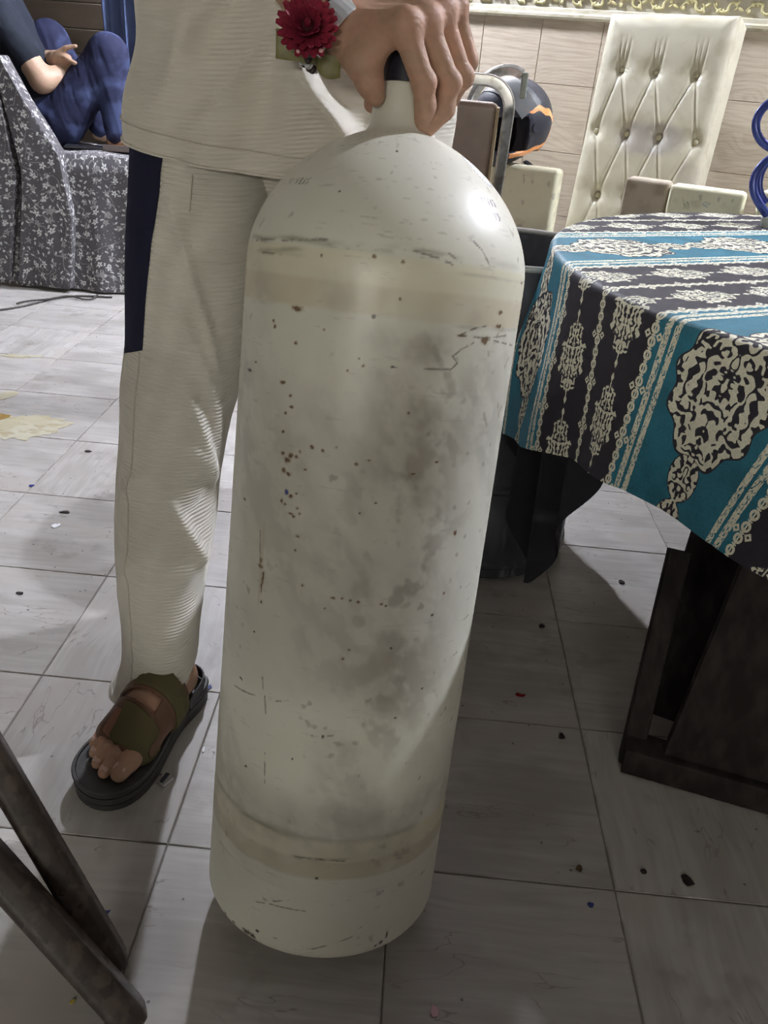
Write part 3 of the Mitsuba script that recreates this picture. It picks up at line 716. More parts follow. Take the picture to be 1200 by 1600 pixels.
# ------------------------------------------------------------------ stacked banquet chairs behind the drum
mat('m_chrome', {'type': 'twosided', 'b': {'type': 'principled', 'base_color': proc(lambda p, n, uv: mix((0.56, 0.55, 0.52), (0.36, 0.35, 0.31), smoothstep(0.5, 0.7, fbm(p.x * 50.0, p.y * 50.0, p.z * 50.0, 3)))), 'roughness': 0.26, 'metallic': 0.85, 'specular': 0.5}})
mat('m_brownvinyl', pr(proc(lambda p, n, uv: mix((0.20, 0.145, 0.115), (0.27, 0.205, 0.165), fbm(p.x * 25.0, p.y * 25.0, p.z * 25.0, 4))), 0.38, 0.5))
mat('m_chairpiping', pr((0.34, 0.26, 0.16), 0.6, 0.3))
def banquet_chair(name_label, dx, dy, dz, yaw):
    c = thing('banquet_chair', name_label, 'chair', 'stacked banquet chairs behind the drum')
    M = place_m(dx, dy, dz, yaw)
    W2 = .225
    arc = lambda cx, cz, r, a0, a1: [(cx + r * math.cos(t), 0, cz + r * math.sin(t)) for t in np.radians(np.linspace(a0, a1, 8))]
    pts = [(W2 - .03, .10, .0), (W2 - .03, .085, .40), (W2 - .005, .03, .60)]
    top = [(W2, -.012, .86)] + [(x, -.025, z) for x, _, z in arc(W2 - .06, .875, .06, 0, 90)]
    right = pts + top
    left = [(-x, y, z) for x, y, z in right][::-1]
    fpath = np.array(right + left)
    part(c, 'back_frame', sweep(fpath, rrect(.027, .022, .005, 2), up=(0, 1, 0)), 'm_chrome', 40, matrix=M)
    back = rbox(.40, .045, .33, .016); back.apply_transform(trimesh.transformations.rotation_matrix(math.radians(4), [1, 0, 0])); back.apply_translation((0, .005, .725))
    part(c, 'backrest', back, 'm_brownvinyl', 40, matrix=M)
    for s in (1, -1):
        pip = bar((s * .199, .0, .57), (s * .199, -.02, .88), .008, .03, .003); part(c, 'edge_trim', pip, 'm_chairpiping', matrix=M)
        part(c, 'front_leg', bar((s * .205, .47, 0), (s * .195, .44, .42), .022, .022, .004), 'm_chrome', matrix=M)
    seat = rbox(.41, .40, .06, .022); seat.apply_translation((0, .27, .455))
    part(c, 'seat', seat, 'm_brownvinyl', 40, matrix=M)
    for s in (1, -1): part(c, 'seat_rail', bar((s * .2, .08, .42), (s * .2, .45, .42), .022, .02, .004), 'm_chrome', matrix=M)
    return c
b1 = banquet_chair('metal-framed banquet chair with brown vinyl back, nearest behind the hand on the cylinder neck', -.012, 2.16, 0, -6)
labels[b1].pop('group')
M1 = place_m(-.012, 2.16, 0, -6)
mat('m_greyplate', pr((0.20, 0.22, 0.19), 0.4, 0.5))
part(b1, 'rear_bar', sweep(smooth_path([(.100, .03, .80), (.125, .12, .87), (.150, .15, .93), (.185, .155, .955), (.245, .15, .952)], 30), rrect(.022, .018, .004, 2), up=(0, 1, 0)), 'm_chrome', 40, matrix=M1)
pl = rbox(.016, .05, .058, .004); pl.apply_translation((.252, .15, .928)); part(b1, 'corner_plate', pl, 'm_greyplate', matrix=M1)

def cream_col(p, n, uv):
    c = mix((0.66, 0.645, 0.47), (0.60, 0.575, 0.42), fbm(p.x * 10.0, p.y * 10.0, p.z * 10.0, 3))
    c = mix(c, (0.42, 0.37, 0.26), 0.5 * smoothstep(0.56, 0.75, fbm(p.x * 22.0, p.y * 22.0, p.z * 22.0, 4)))
    return mix(c, (0.30, 0.27, 0.22), 0.5 * smoothstep(0.68, 0.78, fbm(p.x * 60.0, p.y * 60.0, p.z * 30.0, 3)))
mat('m_creamvinyl', pr(proc(cream_col), 0.42, 0.45))
def tuft_col(p, n, uv):
    c = mix((0.455, 0.43, 0.335), (0.40, 0.372, 0.285), fbm(p.x * 8.0, p.y * 8.0, p.z * 8.0, 3))
    c = mix(c, (0.31, 0.27, 0.185), 0.5 * smoothstep(0.52, 0.74, fbm(p.x * 14.0, p.y * 14.0, p.z * 14.0 + 5, 4)))
    # greasy smudge across the middle of the pad, with its own ragged outline
    a = wa(p)
    g = dr.exp(-dr.square((a - (TUFT_A - .02)) / .11) - dr.square((p.z - .80) / .05))
    c = mix(c, (0.27, 0.25, 0.23), 0.75 * smoothstep(0.16, 0.55, g * (0.5 + fbm(p.x * 24.0, p.y * 24.0, p.z * 24.0, 4))))
    g2 = dr.exp(-dr.square((a - (TUFT_A + .13)) / .035) - dr.square((p.z - .70) / .05))
    return mix(c, (0.33, 0.30, 0.25), 0.6 * smoothstep(0.2, 0.6, g2 * (0.5 + fbm(p.x * 40.0, p.y * 40.0, p.z * 40.0, 3))))
TUFT_A = -.50

# ------------------------------------------------------------------ tall tufted chair back leaning on the wall
mat('m_tuft', pr(proc(tuft_col), 0.42, 0.5))
mat('m_button', pr((0.38, 0.355, 0.25), 0.4, 0.5))
pw, ph_ = .41, .88
gu, gv = np.meshgrid(np.linspace(-pw / 2, pw / 2, 110), np.linspace(0, ph_, 220))       # v from the top down
btn = [(-.125, .165), (-.012, .168), (.118, .170), (-.165, .355), (-.060, .357), (.048, .360), (.168, .365), (-.112, .555), (-.008, .552), (.098, .556), (-.165, .735), (-.060, .738), (.048, .74), (.155, .74)]
dep = np.zeros_like(gu)
edge_ = np.minimum(pw / 2 - np.abs(gu), np.minimum(gv, ph_ - gv))
dep += .028 * np.sqrt(np.clip(edge_ / .05, 0, 1) * (2 - np.clip(edge_ / .05, 0, 1)))
for x, y in btn: dep -= .017 * np.exp(-(((gu - x) ** 2 + (gv - y) ** 2) / .026 ** 2) ** .75)
def seam(p, q, wd=.006, k=.0045):
    d = segdist(gu, gv, p, q); return k * np.exp(-(d / wd) ** 2)
for i, a_ in enumerate(btn):
    for j, b_ in enumerate(btn):
        if j > i and .1 < abs(a_[1] - b_[1]) < .25 and abs(a_[0] - b_[0]) < .085: dep -= seam(a_, b_)
for x, y in btn[:3]:
    for k in range(3): dep -= .003 * np.exp(-(((gu - x - (k - 1) * .012 * (1 + (y - gv) * 4)) / .004) ** 2)) * np.clip((y - gv) / .03, 0, 1) * np.clip((gv - .06) / .05, 0, 1)
dep += .003 * (meshkit.fbm(np.stack([gu * 9, gv * 9, gu * 0], -1), 3, 8) - .5)
front = np.stack([gu, -dep, -gv], -1)
tm_f = grid_mesh(front)
ring_i = np.r_[np.arange(110), np.arange(1, 220) * 110 + 109, 219 * 110 + np.arange(108, -1, -1), np.arange(218, 0, -1) * 110]
rv = front.reshape(-1, 3)[ring_i]; back = rv.copy(); back[:, 1] = .125; n_ = len(ring_i)
side = trimesh.Trimesh(np.vstack([rv, back, [[0, .125, -ph_ / 2]]]), [f for k in range(n_) for f in ([k, (k + 1) % n_, n_ + (k + 1) % n_], [k, n_ + (k + 1) % n_, n_ + k], [n_ + k, n_ + (k + 1) % n_, 2 * n_])], process=False)
tuft = thing('tufted_chair_back', 'tall cream button-tufted chair back leaning on the tiled wall', 'chair back')
lean = trimesh.transformations.rotation_matrix(math.radians(-11.5), [1, 0, 0])
MT = room_m(-.545, 3.105, 1.155, -5) @ trimesh.transformations.rotation_matrix(math.radians(-1.5), [0, 1, 0]) @ lean
part(tuft, 'pad', cat(tm_f, side), 'm_tuft', 35, matrix=MT)
bt = trimesh.creation.icosphere(subdivisions=2, radius=.0095); bt.apply_scale((1, .55, 1))
bt_ply = mikit.ply(bt, 'm_button', smooth=True)
for x, y in btn:
    k = numbered(tuft + '__button')
    scene[k] = dict(bt_ply, to_world=T((MT @ trimesh.transformations.translation_matrix([x, -.0115, -y])).tolist()))

# low cream chairs in front of the wall, seen from behind
def low_chair(name, label, a0, a1, d, ztop, bsdf, yaw=0, th=.07, group=None):
    c = thing(name, label, 'chair', group)
    w = a1 - a0
    M = room_m((a0 + a1) / 2, d, 0, yaw)
    b = rbox(w, th, .34, .014); b.apply_translation((0, th / 2, ztop - .17)); part(c, 'backrest', b, bsdf, 40, matrix=M)
    s = rbox(w, .24, .07, .02); s.apply_translation((0, .19, .42)); part(c, 'seat', s, bsdf, 40, matrix=M)
    for sx in (-1, 1):
        for y in (.05, .28): part(c, 'leg', bar((sx * (w / 2 - .03), y, 0), (sx * (w / 2 - .03), y, .40), .03, .03, .004), 'm_darkwood', matrix=M)
    return c
low_chair('low_chair', 'low cream chair with a square back, carrying the motorcycle helmet', -1.07, -.697, 2.60, .708, 'm_creamvinyl')
mat('m_taupe', pr(proc(lambda p, n, uv: mix((0.34, 0.29, 0.225), (0.24, 0.195, 0.145), smoothstep(0.4, 0.7, fbm(p.x * 20.0, p.y * 20.0, p.z * 20.0, 4)))), 0.6, 0.35))
low_chair('low_chair', 'dirty taupe chair back with a rounded corner, left of the ink-marked cream chair', -.480, -.352, 2.515, .722, 'm_taupe')
lc = low_chair('low_chair', 'low cream chair with pen scribbles on its back, behind the round table', -.349, -.150, 2.48, .722, 'm_creamvinyl')
low_chair('low_chair', 'cream chair behind the blue tube stand, cut by the right edge of the frame', -.118, .20, 2.46, .735, 'm_creamvinyl')
mat('m_ink', pr((0.25, 0.30, 0.40), 0.6, 0.3))
mat('m_inkgreen', pr((0.36, 0.38, 0.26), 0.6, 0.3))
def scribble(cx, cz, n, s, seed):
    g = np.random.default_rng(seed)
    pts = [(cx + g.uniform(-s, s), -.0006, cz + g.uniform(-s, s)) for _ in range(n)]
    return sweep(smooth_path(pts, n * 6), circle(.0006, 4))
MS = room_m(-.2495, 2.48, 0)
part(lc, 'pen_mark', scribble(.005, .685, 5, .012, 3), 'm_ink', matrix=MS, label='blue pen scribble')
part(lc, 'pen_mark', scribble(-.058, .682, 7, .018, 4), 'm_inkgreen', matrix=MS, label='faded green pen scribble')

# ------------------------------------------------------------------ motorcycle helmet
HM = room_m(-.885, 2.655, .812, 0)
HF = trimesh.transformations.rotation_matrix(math.radians(240), [0, 0, 1]) @ trimesh.transformations.rotation_matrix(math.radians(7), [0, 1, 0])  # local +x is the helmet's front
HMX = HM @ HF
HINV = np.linalg.inv(HMX).tolist()
def hsdf(p):
    o = ellipsoid(p, (0, 0, .012), (.135, .112, .122))
    o = smin(o, ellipsoid(p, (.052, 0, -.055), (.088, .086, .06)), .03)
    o = np.maximum(o, -p[:, 2] - .106)
    inn = ellipsoid(p, (.0, 0, .005), (.112, .092, .102)); inn = np.minimum(inn, cone(p, (0, 0, -.02), (0, 0, -.2), .085, .085))
    o = np.maximum(o, -inn)
    q = np.abs(p - np.array([.135, 0, -.012])) - np.array([.105, .098, .036])
    w = np.linalg.norm(np.maximum(q, 0), axis=1) + np.minimum(q.max(1), 0) - .012
    return np.maximum(o, -w)
hm = isosurface(hsdf, (-.16, -.14, -.13), (.16, .14, .15), .0042)
def h_local(p):
    v = [HINV[i][0] * p.x + HINV[i][1] * p.y + HINV[i][2] * p.z + HINV[i][3] for i in range(3)]
    return v
def helmet_col(p, n, uv):
    x, y, z = h_local(p)
    c = mi.Color3f(0.018, 0.020, 0.032)
    w = 0.005 * dr.sin(x * 45.0) + 0.003 * dr.sin(x * 110.0)
    s1 = (dr.abs(z + 0.062 + x * 0.10 + w * .4) < 0.0075) & (x < 0.075)
    s2 = (dr.abs(z + 0.083 + x * 0.22 + w) < 0.0085) & (x < 0.02)
    s3 = (dr.abs(z - 0.052 - x * 0.25 + w * 1.3) < 0.010 * smoothstep(0.07, -0.05, x)) & (x < 0.06)
    s4 = (dr.abs(x + 0.098 + (z + .01) * 0.5) < 0.006) & (dr.abs(z) < 0.05)
    org = mix((0.78, 0.27, 0.07), (0.85, 0.42, 0.20), noise(x * 40.0, z * 40.0, y * 40.0))
    c = dr.select(s1 | s2 | s3 | s4, org, c)
    line = (dr.abs(z + 0.0735 + x * 0.16 + w * .7) < 0.002) | (dr.abs(x + 0.112 + z * .5) < 0.002)
    return dr.select(line, mi.Color3f(0.01, 0.01, 0.012), c)
mat('m_helmet', {'type': 'twosided', 'b': {'type': 'principled', 'base_color': proc(helmet_col), 'roughness': 0.35, 'specular': 0.5, 'clearcoat': 0.3}})
mat('m_liner', pr((0.02, 0.02, 0.024), 0.95, 0.1))
mat('m_visor', {'type': 'principledthin', 'base_color': rgb(0.80, 0.83, 0.83), 'roughness': 0.12, 'spec_trans': 0.85, 'eta': 1.5})
hel = thing('motorcycle_helmet', 'black full-face motorcycle helmet with orange flashes resting on the cream chair back', 'helmet')
part(hel, 'shell', hm, 'm_helmet', True, matrix=HMX)
ln = isosurface(lambda p: np.maximum(np.maximum(ellipsoid(p, (0, 0, .005), (.111, .091, .101)), -ellipsoid(p, (.03, 0, .0), (.096, .076, .082))), p[:, 0] - .045), (-.13, -.11, -.11), (.13, .11, .12), .006)
part(hel, 'liner', ln, 'm_liner', True, matrix=HMX)
vt, vz = np.meshgrid(np.linspace(-1.15, 1.15, 40), np.linspace(0, 1, 12))
vr = .140 - .018 * (vz - .4) ** 2
VP_ = np.stack([vr * np.cos(vt) * .98, .122 * np.sin(vt), .0 + vz * .082 - .035], -1)
vm = grid_mesh(VP_); vm.apply_transform(trimesh.transformations.rotation_matrix(math.radians(-62), [0, 1, 0]))
visor_k = part(hel, 'visor', vm, 'm_visor', True, matrix=HMX, label='raised clear visor')
for s in (1, -1):
    pv = trimesh.creation.cylinder(radius=.014, height=.006, sections=20); pv.apply_transform(trimesh.transformations.rotation_matrix(math.pi / 2, [1, 0, 0])); pv.apply_translation((.0, s * .1135, .004))
    part(visor_k, 'pivot', pv, 'm_helmet', matrix=HMX)
strap_p = smooth_path([(-.02, .05, -.100), (-.030, .078, -.118), (-.034, .092, -.140)], 10)
part(hel, 'chin_strap', sweep(strap_p, rrect(.022, .006, .002, 1)), 'm_liner', matrix=HMX)

# ------------------------------------------------------------------ slatted door and blue cloth at the far left
mat('m_slat', pr(proc(lambda p, n, uv: mix((0.185, 0.145, 0.11), (0.25, 0.205, 0.16), fbm(wa(p) * 3.0, p.z * 40.0, 1.0, 4))), 0.5, 0.4))
mat('m_stile', pr((0.20, 0.185, 0.165), 0.5, 0.4))
labels['door_1'] = {'label': 'brown slatted wooden door in the back wall', 'kind': 'structure'}
put('door_1', room_box(-3.72, -2.72, WALL - .02, WALL + .004, 0, 2.05), 'm_stile', False)
for k in range(19):
    z = .05 + .104 * k
    s_ = rbox(.90, .024, .099, .004, 1); s_.apply_transform(trimesh.transformations.rotation_matrix(math.radians(7), [1, 0, 0]))
    part('door_1', 'slat', s_, 'm_slat', 25, matrix=room_m(-3.21, WALL - .03, z + .05))
for a in (-3.70, -2.72): part('door_1', 'stile', rbox(.10, .05, 2.05, .005, 1), 'm_stile', 25, matrix=room_m(a, WALL - .03, 1.03))
mat('m_bluecloth', bumped((0.11, 0.15, 0.30), lambda p, n, uv: noise(p.x * 700.0, p.y * 700.0, p.z * 700.0), 0.0004, 0.85, 0.2, sheen=0.3))
ga, gz = np.meshgrid(np.linspace(0, .34, 60), np.linspace(.55, 1.75, 60))
gp = np.stack([ga, .02 * np.sin(ga * 60 + gz * 1.5) + .012 * np.sin(ga * 140), gz], -1)
hang = thing('hanging_blue_cloth', 'faded blue cloth hanging in front of the slatted door, behind the seated person', 'cloth')
put(hang, solidify(grid_mesh(gp), .003), 'm_bluecloth', True, matrix=room_m(-3.02, 3.17, 0))

# ------------------------------------------------------------------ covered bench
def floral(p, n, uv):
    s, t = uv.x, uv.y
    wx = s + 0.006 * dr.sin(t * 40.0); wy = t + 0.006 * dr.sin(s * 46.0)
    c = mix((0.070, 0.066, 0.073), (0.098, 0.092, 0.098), noise(s * 500.0, t * 500.0))
    white = mi.Color3f(0.52, 0.52, 0.51); grey = mi.Color3f(0.25, 0.245, 0.24)
    def flowers(k, rad, lobes, ox):
        x, y = wx * k + ox, wy * k + ox * 1.7
        i, j = dr.floor(x), dr.floor(y)
        cx, cy = 0.5 + 0.42 * (cell_rand(i, j, 1) - 0.5), 0.5 + 0.42 * (cell_rand(i, j, 2) - 0.5)
        dx, dy = x - i - cx, y - j - cy
        r = dr.sqrt(dx * dx + dy * dy); a = dr.atan2(dy, dx) + cell_rand(i, j, 4) * 6.0
        return r / (rad * (0.75 + 0.3 * dr.cos(a * lobes))), r, cell_rand(i, j, 3)
    v = dr.abs(fbm(wx * 17.0, wy * 17.0, 3.0, 2) - 0.5)
    c = dr.select(v < 0.012, mi.Color3f(0.24, 0.235, 0.23), c)
    f1, r1, k1 = flowers(23.0, 0.30, 5.0, 0.0)
    c = dr.select((f1 < 1.0) & (k1 > 0.25), dr.select(r1 < 0.07, grey * 0.6, dr.select(k1 > 0.62, grey, white)), c)
    f2, r2, k2 = flowers(38.0, 0.26, 2.0, 7.3)
    c = dr.select((f2 < 1.0) & (k2 > 0.35), white * 0.85, c)
    f3, r3, k3 = flowers(54.0, 0.20, 2.0, 13.1)
    return dr.select((f3 < 1.0) & (k3 > 0.5), grey, c)
mat('m_floral', pr(proc(floral), 0.75, 0.3, sheen=0.2))
bench = thing('covered_bench', 'bench under a grey cloth printed with small white flowers, at the left wall side', 'bench')
bx0, bx1, by0, by1, bz = -1.72, -.76, 3.45, 3.93, .537
nx = 140
xs = np.linspace(bx0, bx1, nx)
rows, uvs = [], []
for k in range(14):
    y = by1 + (by0 + .02 - by1) * k / 13
    rows.append(np.stack([xs, np.full(nx, y), bz + .004 * np.sin(xs * 23 + y * 14) * (k > 0) - .0 * xs], -1)); uvs.append(np.stack([xs, np.full(nx, y)], -1))
for k in range(40):
    d = k / 39
    fold = (.012 * np.sin(xs * 19 + 1) + .006 * np.sin(xs * 43)) * d
    y = by0 + .02 * (1 - math.sin(min(d * 12, 1) * math.pi / 2)) - fold - .03 * d
    rows.append(np.stack([xs, y if np.ndim(y) else np.full(nx, y), np.full(nx, bz - .012 * min(d * 12, 1) - (bz - .020) * d)], -1)); uvs.append(np.stack([xs, np.full(nx, by0 - d * bz)], -1))
sm = grid_mesh(np.stack(rows))
part(bench, 'cover', solidify(sm, .003), 'm_floral', True, uv=np.vstack([np.stack(uvs).reshape(-1, 2)] * 2))
fr_ = room_box(0, .01, 0, .01, 0, .01)
base = trimesh.creation.box(extents=(bx1 - bx0 - .06, by1 - by0 - .08, bz - .03)); base.apply_translation(((bx0 + bx1) / 2, (by0 + by1) / 2 + .02, (bz - .03) / 2 + .005))
part(bench, 'frame', base, 'm_darkwood', False)
def wedge(poly, y0, y1, seed):
    ms = []
    pl_ = Polygon(poly).buffer(-.012).buffer(.012)
    xs_, ys_ = np.array(pl_.exterior.coords).T
    b = pl_.bounds
    m = extrude(pl_, y1 - y0)
    m = m.subdivide_to_size(.03)
    v = m.vertices.copy()
    nn = meshkit.fbm(np.stack([v[:, 0] * 7, v[:, 1] * 3, v[:, 2] * 0 + seed], -1), 3, seed)
    z = v[:, 2] + (nn - .5) * .03
    m.vertices = np.stack([v[:, 0], y1 - z, v[:, 1]], 1)
    return m
for poly, y0, y1, sd in (([(-1.397, .535), (-1.505, .72), (-1.60, .905), (-1.60, .80), (-1.545, .45), (-1.625, .02), (-1.40, .015), (-1.37, .30)], 3.385, 3.47, 3), ([(-1.61, .90), (-1.80, 1.06), (-1.95, 1.06), (-1.95, .03), (-1.66, .03), (-1.575, .45)], 3.38, 3.46, 5)):
    w_ = wedge(poly, y0, y1, sd)
    w_.merge_vertices()
    part(bench, 'end_cover', w_, 'm_floral', True, uv=np.c_[w_.vertices[:, 0] - w_.vertices[:, 1], w_.vertices[:, 2]])
mat('m_black', pr((0.012, 0.012, 0.014), 0.3, 0.5))
ph = thing('mobile_phone', 'black mobile phone lying on the flowered bench cover', 'phone')
pm = rbox(.165, .078, .010, .004); part(ph, 'case', pm, 'm_black', 40, matrix=place_m(-1.385, 3.655, bz + .0105, 16))
psc = rbox(.155, .068, .0012, .0005, 1); mat('m_screen', pr((0.02, 0.02, 0.025), 0.08, 0.6)); part(ph, 'screen', psc, 'm_screen', False, matrix=place_m(-1.385, 3.655, bz + .0160, 16))
mat('m_tray', pr((0.30, 0.13, 0.045), 0.4, 0.5))
tr_ = thing('wooden_tray', 'orange-brown wooden tray on the bench beside the bare foot', 'tray')
part(tr_, 'board', rbox(.22, .15, .012, .004), 'm_tray', matrix=place_m(-1.20, 3.70, bz + .012, 10))
for s in (1, -1): part(tr_, 'edge', rbox(.22, .010, .026, .003, 1), 'm_darkwood', matrix=place_m(-1.20, 3.70, bz + .019, 10) @ trimesh.transformations.translation_matrix([0, s * .073, 0]))

# ------------------------------------------------------------------ people
def skin_col(base, red):
    def f(p, n, uv):
        a = fbm(p.x * 60.0, p.y * 60.0, p.z * 60.0, 3)
        b = fbm(p.x * 220.0, p.y * 220.0, p.z * 220.0, 2)
        c = mix(base, red, smoothstep(0.35, 0.7, a))
        return c * (0.93 + 0.14 * b)
    return f
def skin_bump(p, n, uv):
    w = fbm(p.x * 90.0, p.y * 90.0, p.z * 90.0, 2) * 3.0
    return 0.6 * noise(p.x * 260.0 + w, p.y * 260.0, p.z * 420.0) + 0.4 * noise(p.x * 700.0, p.y * 700.0, p.z * 700.0)
mat('m_skin', bumped(proc(skin_col((0.35, 0.215, 0.145), (0.40, 0.225, 0.155))), skin_bump, 0.0010, 0.56, 0.35))
mat('m_skinlight', bumped(proc(skin_col((0.36, 0.24, 0.16), (0.39, 0.245, 0.175))), skin_bump, 0.0005, 0.5, 0.4))
mat('m_nail', pr((0.50, 0.34, 0.28), 0.3, 0.5))
mat('m_hair', pr((0.015, 0.012, 0.010), 0.6, 0.4))
def head_parts(c, fwd, s=1.0):
    """head SDF centred on c, facing fwd (unit, horizontal)"""
    f = np.array(fwd, float); u = np.array([0, 0, 1.0]); r = np.cross(f, u)
    Rm = np.stack([r, f, u], 1)
    def sd(p):
        q = (p - c) @ Rm / s
        d = ellipsoid(q, (0, -.01, .02), (.074, .095, .105))
        d = smin(d, ellipsoid(q, (0, .02, -.06), (.056, .07, .06)), .03)
        d = smin(d, cone(q, (0, .088, .01), (0, .108, -.022), .008, .014), .012)
        d = smin(d, cone(q, (-.018, .085, -.058), (.018, .085, -.058), .009, .009), .010)
        for k in (-1, 1):
            d = smin(d, ellipsoid(q, (k * .078, -.005, -.005), (.010, .02, .032)), .008)
            d = np.maximum(d, -(np.linalg.norm(q - np.array([k * .031, .098, .018]), axis=1) - .016))
            d = smin(d, np.linalg.norm(q - np.array([k * .031, .080, .018]), axis=1) - .012, .003)
        return d * s
    hair = lambda p: (np.maximum(ellipsoid((p - c) @ Rm / s, (0, -.018, .032), (.083, .100, .106)), np.maximum(-.02 - ((p - c) @ Rm / s)[:, 2], ((p - c) @ Rm / s)[:, 1] * .9 - .055 - ((p - c) @ Rm / s)[:, 2] * .2))) * s
    return sd, hair

# ---- the standing man
TORSO_C = np.array([-.165, 1.10])
man = thing('person', 'person standing in off-white T-shirt and striped track pants, gripping the gas cylinder neck', 'person')
wrist = np.array([-.081, .900, .974]); elbow = np.array([-.255, 1.02, 1.140]); sho_l = np.array([.02, 1.16, 1.41])
iM, mM, rM, pM = np.array([-.0195, .846, .980]), np.array([-.0025, .864, .9855]), np.array([.011, .886, .995]), np.array([.024, .908, 1.001])
fingers = {
    'index': ([iM, (.0015, .8455, .937), (.0055, .849, .918), (.0035, .856, .901)], [.0125, .0108, .0098, .0080]),
    'middle': ([mM, (.0255, .869, .938), (.0235, .866, .916), (.0105, .8595, .8995)], [.0128, .0112, .0102, .0082]),
    'ring': ([rM, (.0385, .897, .944), (.030, .918, .925), (-.004, .926, .917), (-.0475, .909, .9135)], [.0122, .0106, .0096, .0090, .0088]),
    'pinky': ([pM, (.044, .917, .958), (.036, .934, .936), (.004, .940, .926), (-.041, .924, .903)], [.0112, .0098, .0088, .0080, .0076]),
    'thumb': ([(-.074, .884, .966), (-.0585, .862, .950), (-.0485, .853, .934), (-.0430, .856, .923)], [.0175, .0150, .0128, .0100]),
}
def hand_sdf(p):
    d = None
    for n_, (pts, rs) in fingers.items():
        if n_ == 'thumb': continue
        c = chain(p, pts, rs, .004)
        d = c if d is None else smin(d, c, .0035)
    w0 = wrist + np.array([.004, -.016, -.012]); w1 = wrist + np.array([.010, .014, .016])
    palm = None
    for a, b, ra, rb in ((w0, iM, .0175, .0135), (wrist + np.array([.0, -.006, .0]), mM, .018, .0135), (wrist + np.array([.006, .006, .006]), rM, .018, .013), (w1, pM, .0165, .012), (iM, mM, .0125, .0125), (mM, rM, .0125, .012), (rM, pM, .012, .0115)):
        c = cone(p, a, b, ra, rb); palm = c if palm is None else smin(palm, c, .010)
    tend = None                                    # raised tendons on the back of the hand
    for m_ in (iM, mM, rM, pM):
        o = np.array([-.001, -.004, .0095])
        c = cone(p, wrist + (m_ - iM) * .35 + np.array([.006, -.008, .012]), m_ + o, .0035, .0052); tend = c if tend is None else np.minimum(tend, c)
    palm = smin(palm, tend, .006)
    for q, r in ((iM, .0118), (mM, .0122), (rM, .0118), (pM, .0108)): palm = smin(palm, np.linalg.norm(p - q - np.array([.002, -.003, .004]), axis=1) - r, .006)
    d = smin(d, palm, .006)
    th_ = chain(p, *fingers['thumb'], .005)
    th_ = smin(th_, cone(p, (-.0525, .862, .950), iM + np.array([-.012, .008, -.004]), .012, .011), .014)
    d = smin(d, th_, .006)
    for n_, (pts, rs) in fingers.items():          # knuckle swellings
        if n_ in ('index', 'middle', 'ring'): d = smin(d, np.linalg.norm(p - np.array(pts[1]) - np.array([.002, -.002, .001]), axis=1) - rs[1] * .98, .004)
    d = smin(d, cone(p, wrist, wrist + (elbow - wrist) * .35, .0285, .033), .016)
    return d
neck_h = None
hand = isosurface(hand_sdf, (-.165, .80, .87), (.075, 1.0, 1.09), .0017)
headc = np.array([-.15, 1.06, 1.70]); hs, hhair = head_parts(headc, (.1, -.995, 0))
sho_r = np.array([-.355, 1.17, 1.41])
def man_sdf(p):
    d = cone(p, wrist + (elbow - wrist) * .18, elbow, .031, .043)
    d = smin(d, cone(p, elbow, sho_l, .044, .056), .02)
    d = smin(d, cone(p, sho_r, (-.38, 1.34, 1.16), .056, .044), .03)
    d = smin(d, cone(p, (-.38, 1.34, 1.16), (-.24, 1.36, 1.02), .042, .030), .02)
    d = smin(d, cone(p, sho_l, sho_r, .06, .06), .05)
    d = smin(d, ellipsoid(p, (-.165, 1.14, 1.25), (.155, .09, .22)), .05)
    d = smin(d, ellipsoid(p, (-.16, 1.12, .95), (.14, .085, .18)), .05)
    d = smin(d, cone(p, (-.16, 1.13, 1.44), (-.15, 1.08, 1.62), .058, .052), .04)
    return smin(d, hs(p), .02)
arm = isosurface(man_sdf, (-.46, .85, .74), (.12, 1.45, 1.88), .0085)
rh = None
for k, (dx, dy) in enumerate(((.0, -.02), (.01, -.007), (.012, .007), (.008, .02))):
    c0 = np.array([-.235, 1.36, 1.01]) + np.array([.06, dy * .9, -.035])
    t_ = tube([np.array([-.235, 1.36, 1.015]) + np.array([.02, dy * .5, -.01]), c0, c0 + np.array([.03, 0, -.03]), c0 + np.array([.03 + dx, 0, -.055])], [.012, .010, .009, .006], 8)
    rh = t_ if rh is None else cat(rh, t_)
rp = trimesh.creation.icosphere(subdivisions=2, radius=1); rp.apply_scale((.042, .036, .022)); rp.apply_translation((-.215, 1.36, 1.005))
rt_ = tube([(-.22, 1.335, 1.01), (-.195, 1.315, .995), (-.175, 1.312, .975)], [.013, .011, .007], 8)

